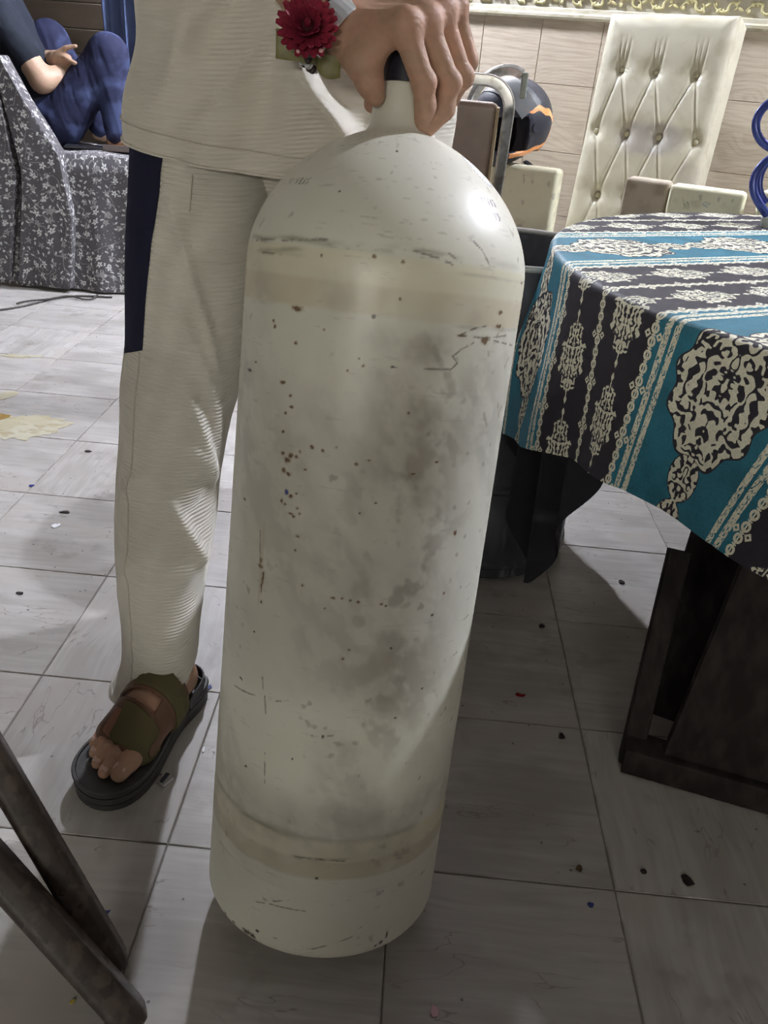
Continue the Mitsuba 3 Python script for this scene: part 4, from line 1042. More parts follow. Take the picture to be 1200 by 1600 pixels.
# right foot with toes, in the sandal: foot axis from heel to toes
heel = np.array([-.300, 1.022]); toe = np.array([-.372, .790])
fx = (toe - heel) / np.linalg.norm(toe - heel); fy = np.array([-fx[1], fx[0]])        # fy points to the big-toe side (camera right)
if fy[0] < 0: fy = -fy
FM = np.eye(4); FM[:2, 0] = fx; FM[:2, 1] = fy; FM[:2, 3] = heel
SOLE = .034
def fpt(x, y, z): return np.array([heel[0] + fx[0] * x + fy[0] * y, heel[1] + fx[1] * x + fy[1] * y, z])
toes = [([(.170, .026, SOLE + .020), (.200, .030, SOLE + .019), (.222, .027, SOLE + .014)], [.017, .0145, .0125]),
        ([(.172, .006, SOLE + .018), (.203, .006, SOLE + .019), (.226, .004, SOLE + .010)], [.012, .0102, .0088]),
        ([(.168, -.010, SOLE + .016), (.195, -.013, SOLE + .018), (.215, -.016, SOLE + .009)], [.0115, .0096, .0083]),
        ([(.162, -.024, SOLE + .015), (.184, -.029, SOLE + .016), (.200, -.032, SOLE + .009)], [.011, .0092, .0080]),
        ([(.154, -.036, SOLE + .013), (.170, -.042, SOLE + .013), (.183, -.045, SOLE + .008)], [.0105, .0088, .0078])]
def foot_base(p):
    d = cone(p, fpt(.030, 0, SOLE + .028), fpt(.10, .002, SOLE + .034), .032, .033)
    d = smin(d, cone(p, fpt(.10, .010, SOLE + .034), fpt(.168, .020, SOLE + .018), .032, .022), .02)
    d = smin(d, cone(p, fpt(.10, -.014, SOLE + .026), fpt(.160, -.028, SOLE + .014), .027, .017), .02)
    d = smin(d, cone(p, fpt(.040, -.004, SOLE + .045), np.array([-.336, 1.005, .25]), .030, .034), .025)
    return d
def foot_sdf(p):
    d = foot_base(p)
    for pts, rs in toes: d = smin(d, chain(p, [fpt(*q) for q in pts], rs, .004), .0035)
    return np.maximum(d, SOLE - .001 - p[:, 2])
fc = np.array([fpt(x, y, 0) for x in (-.02, .25) for y in (-.06, .06)])
foot = isosurface(foot_sdf, (fc[:, 0].min(), fc[:, 1].min(), SOLE - .004), (fc[:, 0].max(), fc[:, 1].max(), .30), .0026)
LM = np.eye(4); LM[:2, 0] = (.06, -.998); LM[:2, 1] = (-.998, -.06); LM[:2, 3] = (.005, 1.425)
MIRROR = LM @ np.linalg.inv(FM)
lfoot = foot.copy(); lfoot.apply_transform(MIRROR)
part(man, 'body', cat(hand, arm, rh, rp, rt_, foot, lfoot), 'm_skin', True)
part(man, 'hair', isosurface(hhair, headc - .16, headc + .16, .006), 'm_hair', True)
for (pts, rs), w in zip(toes, (1.0, .72, .68, .62, .55)):
    q = fpt(pts[2][0] - .001, pts[2][1], pts[2][2] + rs[2] * .72)
    nl = trimesh.creation.icosphere(subdivisions=2, radius=1); nl.apply_scale((.0095 * w + .001, .0098 * w, .0035)); nl.apply_transform(trimesh.transformations.rotation_matrix(.42, [0, 1, 0]))
    m = FM.copy(); m[:3, 3] = q; part(man, 'toenail', nl, 'm_nail', True, matrix=m)

# track pants: right leg as rings, left leg and hips as rounded volumes
RIB = .0054
def rib_bump(p, n, uv):
    z = p.z + 0.0030 * noise(p.x * 18.0, p.y * 18.0, p.z * 14.0) + 0.10 * (p.x + .3) * (p.x + .3) - .05 * p.x
    return 0.5 + 0.5 * dr.sin(z * (6.2832 / RIB)) + 0.25 * noise(p.x * 900.0, p.y * 900.0, p.z * 900.0)
def cloth_cream(p, n, uv): return mix((0.56, 0.525, 0.455), (0.61, 0.58, 0.51), fbm(p.x * 20.0, p.y * 20.0, p.z * 20.0, 3))
mat('m_pants', bumped(proc(cloth_cream), rib_bump, 0.0011, 0.75, 0.3, eps=4e-4, sheen=0.3))
mat('m_navy', bumped((0.010, 0.011, 0.030), lambda p, n, uv: noise(p.x * 900.0, p.y * 900.0, p.z * 900.0), 0.0003, 0.8, 0.25))
mat('m_seam', pr((0.47, 0.44, 0.37), 0.8, 0.2))
KZ = [.030, .045, .060, .10, .15, .226, .308, .385, .448, .498, .546, .596, .72, .84, .93]
KX = [-.343, -.344, -.3435, -.336, -.331, -.3285, -.323, -.3165, -.3065, -.2985, -.2905, -.281, -.268, -.255, -.25]
KY = [.985, .985, .985, .995, 1.0, 1.012, 1.025, 1.035, 1.035, 1.035, 1.04, 1.045, 1.055, 1.07, 1.08]
KW = [.046, .050, .056, .0555, .057, .0625, .0695, .071, .071, .073, .078, .0795, .084, .086, .066]
KD = [.052, .056, .062, .060, .061, .066, .073, .076, .078, .080, .084, .088, .098, .104, .080]
from scipy.interpolate import PchipInterpolator
kx, ky, kw, kd = (PchipInterpolator(KZ, v) for v in (KX, KY, KW, KD))
RIBS = 1.0
def leg_pt(th_, z, off=0.0):
    c, s = np.cos(th_), np.sin(th_)
    e = 2.25
    r = (np.abs(c) ** e + np.abs(s) ** e) ** (-1 / e)
    x, y = kx(z) + (kw(z) + off) * r * c, ky(z) + (kd(z) + off) * r * s
    # folds: oblique drags from the knee, slumped rolls above the hem; th = -90 deg faces the camera
    t = np.degrees(th_)
    t = (t + 180) % 360 - 180
    def fold(t0, z0, slope, amp, wid, lt, lz=None):
        zz = z0 + slope * (t - t0)
        g = np.exp(-((z - zz) / wid) ** 2) * np.exp(-((t - t0) / lt) ** 2)
        return amp * g
    f = 0
    for a in ((-40, .455, -.0016, .010, .020, 26), (-48, .345, -.0022, .011, .018, 30), (-35, .300, .0012, .009, .020, 26), (-55, .52, -.0026, .008, .016, 34), (-62, .60, -.0030, .007, .018, 40),
              (-120, .42, .0018, .006, .018, 28), (-115, .30, .0020, .006, .018, 30), (-90, .075, .0004, .008, .012, 80), (-150, .058, 0.0, .009, .011, 40), (-55, .105, -.0008, .006, .014, 50), (-75, .70, -.004, .008, .02, 30), (-30, .39, .0006, -.009, .022, 24)):
        f = f + fold(*a)
    f = f + RIBS * .00062 * np.sin((z + .012 * np.cos(np.radians(t) * 1.0 + .9)) * (2 * np.pi / .0056))
    f = f + .0025 * (meshkit.fbm(np.stack([x * 16, y * 16, z * 9], -1), 3, 4) - .5)
    return np.stack([x + f * c, y + f * s, z + 0 * x], -1)
th_g, z_g = np.meshgrid(np.linspace(0, 2 * np.pi, 150, endpoint=False), np.r_[np.arange(.046, .87, .00095), np.linspace(.872, .93, 12)])
hemz = .006 * np.cos(th_g) * np.exp(-(z_g - .046) / .05)
Lm = grid_mesh(leg_pt(th_g, z_g + 0 * hemz) + np.stack([0 * hemz, 0 * hemz, -hemz], -1), True)
def pelvis(p):
    d = cone(p, (.012, 1.37, .07), (.012, 1.30, .42), .058, .075)
    d = smin(d, cone(p, (.012, 1.30, .42), (-.055, 1.13, .82), .076, .10), .03)
    d = smin(d, ellipsoid(p, (-.155, 1.11, .90), (.165, .115, .13)), .05)
    return np.maximum(d, .06 - p[:, 2])
pel = isosurface(pelvis, (-.35, .96, .04), (.13, 1.47, 1.06), .008)
part(man, 'track_pants', cat(Lm, pel), 'm_pants', True)
def leg_patch(t0, t1, z0, z1, off, nt, nz):
    a, b = np.meshgrid(np.linspace(0, 1, nt), np.linspace(0, 1, nz))
    zz = z0 + (z1 - z0) * b
    tt_ = t0(zz) + (t1(zz) - t0(zz)) * a
    zlow = z0(tt_) if callable(z0) else zz
    return grid_mesh(leg_pt(np.radians(tt_), zz, off))
RIBS = 0.0
def stripe_patch():
    a, b = np.meshgrid(np.linspace(0, 1, 40), np.linspace(0, 1, 160))
    t = -176 + a * 62                                  # degrees round the leg
    z0 = .585 + a * .030
    z = z0 + (.865 - z0) * b
    t = -170 + a * np.interp(z, [.58, .70, .84], [50, 56, 64])
    return grid_mesh(leg_pt(np.radians(t), z, .0012))
part(man, 'side_panel', stripe_patch(), 'm_navy', True, label='dark navy side panel of the pants')
def seam_line(tdeg, z0, z1, r=.0011):
    z = np.linspace(z0, z1, 90)
    return sweep(leg_pt(np.radians(np.interp(z, [z0, z1], tdeg)), z, .0008), circle(r, 5))
part(man, 'seam', cat(seam_line((-118, -122), .05, .61), seam_line((-165, -160), .05, .60)), 'm_seam', 60)
# pocket flap edge on the thigh
zf = np.linspace(.785, .825, 20)
part(man, 'pocket_edge', sweep(leg_pt(np.radians(np.full(20, -84.0)), zf, .001), circle(.0012, 5)), 'm_seam', 60)

# T-shirt
def shirt_bump(p, n, uv):
    z = p.z + 0.004 * noise(p.x * 12.0, p.y * 12.0, p.z * 8.0) - 0.10 * p.x
    return 0.5 + 0.5 * dr.sin(z * (6.2832 / 0.0046)) * (0.4 + noise(p.x * 60.0, p.y * 60.0, p.z * 60.0)) + 0.4 * noise(p.x * 700.0, p.y * 700.0, p.z * 700.0)
mat('m_shirt', bumped(proc(lambda p, n, uv: mix((0.56, 0.525, 0.45), (0.62, 0.585, 0.51), fbm(p.x * 18.0, p.y * 18.0, p.z * 18.0, 3))), shirt_bump, 0.0007, 0.8, 0.25, eps=4e-4, sheen=0.25))
def shirt_pt(t, z, off=0.0):
    c, s = np.cos(t), np.sin(t)
    hw = np.interp(z, [.82, .86, .92, 1.0, 1.15, 1.30, 1.40, 1.455, 1.47], [.203, .199, .190, .180, .185, .205, .205, .13, .065]) + off
    hd = np.interp(z, [.82, .90, 1.0, 1.15, 1.30, 1.40, 1.455, 1.47], [.150, .147, .140, .132, .128, .115, .085, .06]) + off
    cx = np.interp(z, [.82, 1.0, 1.5], [-.153, -.147, -.15]); cy = np.interp(z, [.82, 1.0, 1.47], [1.085, 1.09, 1.14])
    e = 2.5
    r = (np.abs(c) ** e + np.abs(s) ** e) ** (-1 / e)
    x, y = cx + hw * r * c, cy + hd * r * s
    front = np.clip(-s, 0, 1)
    # the hanging fold beside the forearm: cloth right of it lies further back
    xl = np.interp(z, [.83, .885, .92, .955, 1.0, 1.1], [-.035, -.070, -.098, -.122, -.147, -.19])
    st = sst(-.006, .010, x - xl)
    y = y + front * (.030 * st - .012 * np.exp(-((x - xl + .010) / .016) ** 2)) * sst(1.12, 1.02, z) * sst(.84, .87, z)
    w = .006 * np.sin(x * 46 + z * 14) * front * sst(1.2, .95, z) + .004 * np.sin(x * 90 - z * 35 + 1) * front
    for x0, z0, sl, am, wd in ((-.26, .95, -.55, .008, .014), (-.22, .99, -.7, .007, .012), (-.31, .90, -.4, .006, .012), (-.19, .93, -.9, .006, .012)):
        w = w + am * np.exp(-((x - x0 - sl * (z0 - z)) / wd) ** 2) * np.exp(-((z - z0) / .09) ** 2) * front
    rib = .00022 * np.sin((z - .06 * x + .004 * np.sin(x * 22)) * (2 * np.pi / .0047)) * sst(1.06, 1.03, z)
    y = y - w - rib * front
    x = x + .004 * np.sin(z * 50 + t * 3)
    return np.stack([x, y, z + 0 * x], -1)
tg, zg = np.meshgrid(np.linspace(0, 2 * np.pi, 300, endpoint=False), np.r_[np.linspace(0, .33, 230), np.linspace(.33, 1, 60)[1:]])
hem_z = .845 + .016 * np.sin(tg - .75) - .010 * np.sin(tg) * 0
zz_ = hem_z + (1.47 - hem_z) * zg
sg = grid_mesh(shirt_pt(tg, zz_), True)
def sleeves(p):
    d = cone(p, sho_l + np.array([-.02, 0, 0]), sho_l * .35 + elbow * .65 + np.array([0, 0, .01]), .078, .066)
    er = np.array([-.38, 1.34, 1.16])
    return np.minimum(d, cone(p, sho_r + np.array([.02, 0, 0]), sho_r * .35 + er * .65, .078, .066))
slv = isosurface(sleeves, (-.48, .98, 1.10), (.13, 1.42, 1.52), .009)
part(man, 't_shirt', cat(sg, slv), 'm_shirt', True)
hm_t = np.linspace(0, 2 * np.pi, 260, endpoint=False)
for dz in (.0, .022):
    hp = shirt_pt(hm_t, .845 + .016 * np.sin(hm_t - .75) + dz, .0012)
    part(man, 'hem' if dz == 0 else 'hem_stitch', sweep(np.vstack([hp, hp[:1]]), circle(.0016 if dz == 0 else .0007, 6), caps=False), 'm_shirt' if dz == 0 else 'm_seam', 60)

# ---- sandal (right) and its mate
mat('m_soleblack', pr(proc(lambda p, n, uv: mix((0.016, 0.016, 0.017), (0.035, 0.034, 0.033), fbm(p.x * 60.0, p.y * 60.0, p.z * 60.0, 3))), 0.55, 0.45))
mat('m_leather', bumped(proc(lambda p, n, uv: mix((0.125, 0.058, 0.028), (0.085, 0.045, 0.025), fbm(p.x * 40.0, p.y * 40.0, p.z * 40.0, 3))), lambda p, n, uv: noise(p.x * 500.0, p.y * 500.0, p.z * 500.0), 0.0003, 0.5, 0.4))
mat('m_olive', bumped((0.085, 0.075, 0.036), lambda p, n, uv: noise(p.x * 900.0, p.y * 900.0, p.z * 900.0), 0.0004, 0.85, 0.2))
mat('m_tab', pr((0.20, 0.095, 0.06), 0.5, 0.4))
sol = [(-.022, 0), (-.016, .026), (.01, .036), (.07, .035), (.12, .042), (.17, .052), (.21, .052), (.238, .040), (.253, .018), (.255, -.004), (.246, -.030), (.222, -.052), (.185, -.060), (.14, -.054), (.08, -.040), (.02, -.036), (-.014, -.027)]
def closed_spline(pts, n=90):
    from scipy.interpolate import splprep, splev
    p = np.array(pts + pts[:1]); tck, _ = splprep(p.T, s=0, per=True)
    return Polygon(np.array(splev(np.linspace(0, 1, n, endpoint=False), tck)).T)
SP = closed_spline(sol)
def layer(off, z0, z1):
    m = extrude(SP.buffer(off), z1 - z0); m.apply_translation((0, 0, z0)); return m
def sandal(label, M):
    s = thing('sandal', label, 'sandal', None)
    part(s, 'outsole', cat(layer(.000, 0, .010), layer(-.003, .010, .0125), layer(.001, .0125, .023), layer(-.002, .023, .0245), layer(.0005, .0245, .031)), 'm_soleblack', 30, matrix=M)
    part(s, 'footbed', layer(-.004, .0305, .0338), 'm_soleblack', 30, matrix=M)
    rimp = np.array(SP.buffer(-.001).exterior.coords)
    part(s, 'rim', sweep(np.c_[rimp, np.full(len(rimp), .0325)], circle(.0035, 6), caps=False, up=(0, 0, 1)), 'm_soleblack', 60, matrix=M)
    Fi = np.linalg.inv(FM)
    def hug(name, x0, w, off, th_, bsdf, y0=-1, y1=1, skew=0.0, label=None, par=None):
        """a strap that follows the foot: the slab |x - x0| < w/2 of a shell lying off above the skin"""
        def f(p):
            q = p @ Fi[:3, :3].T + Fi[:3, 3]
            d = np.abs(foot_base(p) - off) - th_ / 2
            d = np.maximum(d, np.abs(q[:, 0] - x0 - skew * q[:, 1]) - w / 2)
            d = np.maximum(d, np.maximum(y0 - q[:, 1], q[:, 1] - y1))
            return np.maximum(d, .026 - q[:, 2])
        m = isosurface(f, (fc[:, 0].min() - .02, fc[:, 1].min() - .02, .022), (fc[:, 0].max() + .02, fc[:, 1].max() + .02, .15), .0018)
        m = max(m.split(only_watertight=False), key=lambda q: len(q.faces))
        return part(par or s, name, m, bsdf, True, label=label)
    fs = hug('front_strap', .166, .068, .0055, .0046, 'm_leather', skew=.25)
    hug('strap_patch', .164, .050, .0090, .0040, 'm_olive', -.018, .048, .25, 'olive fabric facing of the front strap', fs)
    hug('strap_tab', .168, .036, .0088, .0040, 'm_tab', -.032, -.0175, .25, 'reddish tab on the front strap', fs)
    an = hug('ankle_strap', .092, .046, .0060, .0050, 'm_leather', skew=.05)
    hug('side_panel', .118, .11, .0050, .0040, 'm_leather', .031, .070)
    hug('strap_patch', .092, .038, .0098, .0044, 'm_olive', -.022, .060, .05, 'olive fabric facing of the ankle strap', an)
    bk = [(.06, -.040, .040), (.02, -.036, .044), (-.008, -.024, .046), (-.016, 0, .047), (-.008, .024, .046), (.02, .036, .044), (.06, .040, .040)]
    part(s, 'heel_strap', sweep(smooth_path(bk, 30), rrect(.003, .022, .001, 1), up=(0, 0, 1)), 'm_soleblack', 40, matrix=M)
    return s
sandal('brown and olive two-strap sandal on the right foot of the standing person', FM)
root2 = thing('sandal', 'brown and olive sandal on the rear foot, hidden behind the gas cylinder', 'sandal')
for k in [k for k in scene if k.startswith('sandal__')]:
    d = dict(scene[k])
    w0_ = np.array(T(d['to_world']).matrix, float) if 'to_world' in d else np.eye(4)
    d['to_world'] = T((MIRROR @ w0_).tolist())
    scene[root2 + k[len('sandal'):]] = d
    if k in labels: labels[root2 + k[len('sandal'):]] = dict(labels[k])
# ---- corsage and watch on the wrist
fa = (elbow - wrist) / np.linalg.norm(elbow - wrist)
def frame_at(o, z, xref):
    z = z / np.linalg.norm(z); x = xref - z * (xref @ z); x /= np.linalg.norm(x); y = np.cross(z, x)
    M = np.eye(4); M[:3, 0], M[:3, 1], M[:3, 2], M[:3, 3] = x, y, z, o
    return M
mat('m_steel', {'type': 'twosided', 'b': {'type': 'principled', 'base_color': rgb(.62, .64, .65), 'roughness': 0.3, 'metallic': 0.7, 'specular': 0.5}})
mat('m_darkbead', pr((0.03, 0.02, 0.022), 0.35, 0.5))
mat('m_paleface', pr((0.55, 0.60, 0.62), 0.25, 0.5))
fb = np.array([-.80, .27, .50])
WB = frame_at(wrist + np.array([-.006, -.006, -.006]), fb, EYE - wrist)
watch = thing('wrist_watch', 'pale steel watch worn on the wrist of the gripping hand, beside the red flower', 'watch')
rb_, wband = .0345, []
for k in range(26):
    a = -2.1 + 4.9 * k / 26
    b = rbox(.0088, .0036, .021, .001, 1); b.apply_translation((0, rb_, 0)); b.apply_transform(trimesh.transformations.rotation_matrix(a, [0, 0, 1])); 
    part(watch, 'link', b, 'm_steel', 25, matrix=WB)
case = trimesh.creation.cylinder(radius=.0155, height=.007, sections=40); case.apply_transform(trimesh.transformations.rotation_matrix(math.pi / 2, [1, 0, 0])); case.apply_translation((0, rb_ + .002, 0))
face = trimesh.creation.cylinder(radius=.0125, height=.001, sections=36); face.apply_transform(trimesh.transformations.rotation_matrix(math.pi / 2, [1, 0, 0])); face.apply_translation((0, rb_ + .0060, 0))
RZ = trimesh.transformations.rotation_matrix(1.2, [0, 0, 1])
wc_ = part(watch, 'case', case, 'm_steel', 30, matrix=WB @ RZ); part(wc_, 'dial', face, 'm_paleface', False, matrix=WB @ RZ)
brc = thing('bead_bracelet', 'dark bead and wire bracelet under the red flower on the wrist', 'bracelet')
WB2 = frame_at(wrist + np.array([-.013, -.005, -.006]), fb, EYE - wrist)
bd = trimesh.creation.icosphere(subdivisions=2, radius=.0042)
bd_ply, bs_ply = mikit.ply(bd, 'm_darkbead', smooth=True), mikit.ply(bd, 'm_steel', smooth=True)
for row in (0, 1):
    for k in range(26):
        a = 2 * math.pi * k / 26 + row * .1
        pz = np.array([.0315 * math.cos(a), .0315 * math.sin(a), row * .009 - .003])
        M = WB2 @ trimesh.transformations.translation_matrix(pz)
        scene[numbered(brc + '__bead')] = dict(bs_ply if (k + row) % 3 == 0 else bd_ply, to_world=T(M.tolist()))
mat('m_petal', pr(proc(lambda p, n, uv: mix((0.085, 0.005, 0.014), (0.215, 0.016, 0.036), smoothstep(0.2, 0.9, uv.y) * (0.7 + 0.5 * noise(p.x * 500.0, p.y * 500.0, p.z * 500.0)))), 0.6, 0.3, sheen=0.3))
mat('m_core', pr((0.045, 0.008, 0.012), 0.8, 0.2)); mat('m_pinktip', pr((0.60, 0.36, 0.36), 0.6, 0.3))
mat('m_ribbon', pr(proc(lambda p, n, uv: mix((0.115, 0.105, 0.03), (0.17, 0.16, 0.06), noise(p.x * 200.0, p.y * 200.0, p.z * 200.0))), 0.45, 0.4))
FL_O = np.array([-.108, .852, .9725])
FLM = frame_at(FL_O, np.array([.12, -.93, .33]), np.array([1.0, 0, 0]))
flo = thing('red_flower', 'dark red daisy-like flower tied at the wrist of the gripping hand', 'flower')
def petal(l, w, curl):
    u, v = np.meshgrid(np.linspace(-1, 1, 7), np.linspace(0, 1, 9))
    x = u * w * np.sin(np.pi * (.12 + .80 * v)) ** .8
    y = .004 + l * v
    z = curl * v ** 2 + .0012 * (u ** 2)
    return solidify(grid_mesh(np.stack([x, y, z], -1)), .0006), np.vstack([np.stack([u, v], -1).reshape(-1, 2)] * 2)
for ring_, (cnt, l, w, curl, tilt) in enumerate(((20, .0245, .0048, .004, .05), (18, .0205, .0044, .0065, .22), (14, .0155, .0038, .0075, .50), (10, .0105, .003, .006, .9))):
    pm_, puv = petal(l, w, curl)
    pp_ = mikit.ply(pm_, 'm_petal', smooth=True, uv=puv)
    for k in range(cnt):
        a = 2 * math.pi * (k + .5 * ring_) / cnt + float(rng.uniform(-.06, .06))
        M = FLM @ trimesh.transformations.rotation_matrix(a, [0, 0, 1]) @ trimesh.transformations.rotation_matrix(tilt + float(rng.uniform(-.08, .08)), [1, 0, 0]); M = M @ trimesh.transformations.translation_matrix([0, 0, .0012 * ring_])
        scene[numbered(flo + '__petal')] = dict(pp_, to_world=T(M.tolist()))
co = trimesh.creation.icosphere(subdivisions=2, radius=.0062); co.apply_scale((1, 1, .7)); co.apply_translation((0, 0, .006)); part(flo, 'core', co, 'm_core', True, matrix=FLM)
for k in range(5):
    a = -2.2 + .32 * k
    b = trimesh.creation.icosphere(subdivisions=1, radius=.0026); b.apply_translation((.0235 * math.cos(a), .0235 * math.sin(a), .003)); part(flo, 'petal_tip', b, 'm_pinktip', True, matrix=FLM)
def leafy(pts, w, th_=.001):
    p = smooth_path(pts, 16)
    return solidify(grid_mesh(np.stack([p + np.array([0, .002, 1.0]) * s * w * (1 if not callable(w) else 1) for s in np.linspace(-1, 1, 5)], 1)), th_)
rib_ = thing('green_ribbon', 'olive green ribbon ends behind the red flower on the wrist', 'ribbon')
part(rib_, 'tail', leafy([(-.140, .874, .9585), (-.120, .874, .9575), (-.095, .876, .956), (-.080, .878, .955)], .0125), 'm_ribbon', True)
part(rib_, 'tail', leafy([(-.100, .870, .950), (-.090, .868, .943), (-.078, .870, .945)], .010), 'm_ribbon', True)

# ---- the seated person on the bench
sit = thing('person', 'person sitting on the flowered bench in dark shirt and blue jeans, knees drawn up', 'person')
hipL, hipR = np.array([-1.50, 3.72, .635]), np.array([-1.60, 3.86, .635])
kL, kR = np.array([-1.285, 3.735, .895]), np.array([-1.575, 3.86, .925])
aL, aR = np.array([-1.255, 3.70, .595]), np.array([-1.395, 3.90, .60])
chest = np.array([-1.80, 3.78, 1.02]); shL, shR = np.array([-1.745, 3.66, 1.10]), np.array([-1.84, 3.98, 1.10])
elL, wrL = np.array([-1.540, 3.66, .785]), np.array([-1.36, 3.84, .84])
elR, wrR = np.array([-1.68, 3.92, .84]), np.array([-1.505, 3.745, .866])
hc2 = np.array([-1.79, 3.74, 1.36]); hs2, hh2 = head_parts(hc2, (.85, -.52, 0))
def sit_sdf(p):
    d = cone(p, shL, elL, .052, .047)
    d = smin(d, cone(p, elL, wrL, .047, .030), .02)
    d = smin(d, cone(p, shR, elR, .05, .044), .02); d = smin(d, cone(p, elR, wrR, .044, .028), .02)
    d = smin(d, cone(p, shL, shR, .06, .06), .05); d = smin(d, cone(p, chest, (-1.60, 3.79, .68), .12, .11), .05)
    d = smin(d, cone(p, (-1.795, 3.80, 1.10), hc2 + np.array([0, 0, -.08]), .058, .05), .03)
    d = smin(d, hs2(p), .02)
    for a, t in ((aL, (.115, -.045)), (aR, (.12, -.02))):
        d = smin(d, cone(p, a + np.array([-.02, .0, -.015]), a + np.array([t[0], t[1], -.035]), .034, .020), .02)
        for k in range(5):
            o = np.array([t[1], -t[0]]) * (k - 2) * .16
            d = smin(d, cone(p, a + np.array([t[0] * .9 + o[0], t[1] * .9 + o[1], -.037]), a + np.array([t[0] * 1.28 + o[0], t[1] * 1.28 + o[1], -.044]), .011, .008), .006)
    # far hand: palm up, thumb raised; near hand tucked behind the thigh
    h0 = wrR
    d = smin(d, cone(p, h0, h0 + np.array([.055, -.03, .000]), .024, .022), .015)
    for k in range(4): d = smin(d, chain(p, [h0 + np.array([.06, -.03 + (k - 1.5) * .016, .004 - k * .006]), h0 + np.array([.10, -.045 + (k - 1.5) * .014, -.010 - k * .006]), h0 + np.array([.125, -.05 + (k - 1.5) * .012, -.024 - k * .006])], [.0095, .0085, .0065], .003), .005)
    d = smin(d, chain(p, [h0 + np.array([.015, -.02, .018]), h0 + np.array([.06, -.03, .042]), h0 + np.array([.10, -.035, .050])], [.013, .0105, .008], .003), .008)
    h1 = wrL
    d = smin(d, cone(p, h1, h1 + np.array([.055, .03, -.004]), .024, .020), .015)
    for k in range(4): d = smin(d, chain(p, [h1 + np.array([.06, .03 + (k - 1.5) * .016, -.004]), h1 + np.array([.10, .045 + (k - 1.5) * .014, -.014]), h1 + np.array([.12, .05 + (k - 1.5) * .012, -.03])], [.0095, .0085, .0065], .003), .005)
    return d
part(sit, 'body', isosurface(sit_sdf, (-1.98, 3.55, .53), (-1.08, 4.12, 1.53), .0078), 'm_skinlight', True)
part(sit, 'hair', isosurface(hh2, hc2 - .16, hc2 + .16, .008), 'm_hair', True)
def jean_col(p, n, uv):
    f = fbm(p.x * 12.0, p.y * 12.0, p.z * 12.0, 4)
    worn = smoothstep(0.45, 0.7, f) 
    c = mix((0.014, 0.016, 0.040), (0.046, 0.060, 0.13), worn * 0.8)
    w = noise(p.x * 600.0, p.y * 600.0, p.z * 900.0)
    return c * (0.85 + 0.3 * w)
def jean_bump(p, n, uv): return 0.7 * fbm(p.x * 26.0, p.y * 26.0, p.z * 12.0 + p.x * 30.0, 2) + 0.05 * noise(p.x * 700.0, p.y * 700.0, p.z * 700.0)
mat('m_jeans', bumped(proc(jean_col), jean_bump, 0.010, 0.85, 0.2, eps=2e-3))
def jeans(p):
    d = None
    for h, k, a in ((hipL, kL, aL), (hipR, kR, aR)):
        c = smin(cone(p, h, k, .100, .074), cone(p, k, a + np.array([0, 0, .012]), .074, .054), .035)
        q = p - k
        c = c - .004 * np.sin((p[:, 2] - p[:, 0] * .6) * 130) * np.exp(-((p - (k * .55 + h * .45)) ** 2).sum(1) / .006)
        d = c if d is None else smin(d, c, .02)
    d = smin(d, ellipsoid(p, (-1.60, 3.79, .655), (.12, .15, .115)), .04)
    return np.maximum(d, bz + .004 - p[:, 2])
part(sit, 'jeans', isosurface(jeans, (-1.80, 3.58, .53), (-1.13, 4.08, 1.03), .0065), 'm_jeans', True)
mat('m_darkshirt', bumped((0.014, 0.017, 0.025), lambda p, n, uv: fbm(p.x * 22.0, p.y * 22.0, p.z * 22.0, 2), 0.008, 0.85, 0.2, eps=2e-3))
def dshirt(p):
    d = cone(p, shL + np.array([-.02, 0, 0]), shL * .30 + elL * .70, .074, .064)
    d = np.minimum(d, cone(p, shR, shR * .35 + elR * .65, .072, .062))
    d = smin(d, cone(p, chest + np.array([0, 0, .02]), (-1.60, 3.79, .66), .150, .140), .05)
    d = smin(d, cone(p, shL + np.array([-.02, .04, 0]), shR + np.array([.02, -.04, 0]), .07, .07), .05)
    return np.maximum(d, bz + .006 - p[:, 2])
part(sit, 't_shirt', isosurface(dshirt, (-2.0, 3.52, .53), (-1.42, 4.12, 1.24), .009), 'm_darkshirt', True)
# ---- the photographer, crouching behind the camera: outside the frame, but shading the near floor
pho = thing('person', 'photographer crouching behind the camera, outside the frame, shading the near floor', 'person')
hc3 = np.array([.02, -.34, 1.06]); hs3, hh3 = head_parts(hc3, (0, 1, 0))
def pho_sdf(p):
    d = cone(p, (.02, -.42, .92), (.02, -.44, .94), .06, .055)
    d = smin(d, cone(p, (-.15, -.42, .84), (.19, -.42, .84), .07, .07), .05)
    d = smin(d, ellipsoid(p, (.02, -.46, .62), (.17, .12, .25)), .06)
    d = smin(d, cone(p, (.02, -.50, .42), (.02, -.50, .36), .16, .15), .05)
    for s in (-1, 1):
        d = smin(d, cone(p, (.02 + s * .19, -.42, .84), (.02 + s * .23, -.24, .70), .055, .045), .03)
        d = smin(d, cone(p, (.02 + s * .23, -.24, .70), (.02 + s * .06, -.07, .90), .044, .03), .02)
        d = smin(d, cone(p, (.02 + s * .10, -.48, .38), (.02 + s * .20, -.13, .46), .085, .065), .03)
        d = smin(d, cone(p, (.02 + s * .20, -.13, .46), (.02 + s * .17, -.26, .08), .06, .045), .03)
        d = smin(d, cone(p, (.02 + s * .17, -.27, .04), (.02 + s * .18, -.08, .035), .04, .034), .02)
    return smin(d, hs3(p), .03)
mat('m_darkclothes', pr((0.05, 0.05, 0.06), 0.9, 0.2))
part(pho, 'body', isosurface(pho_sdf, (-.36, -.72, 0), (.40, .02, 1.25), .012), 'm_darkclothes', True)

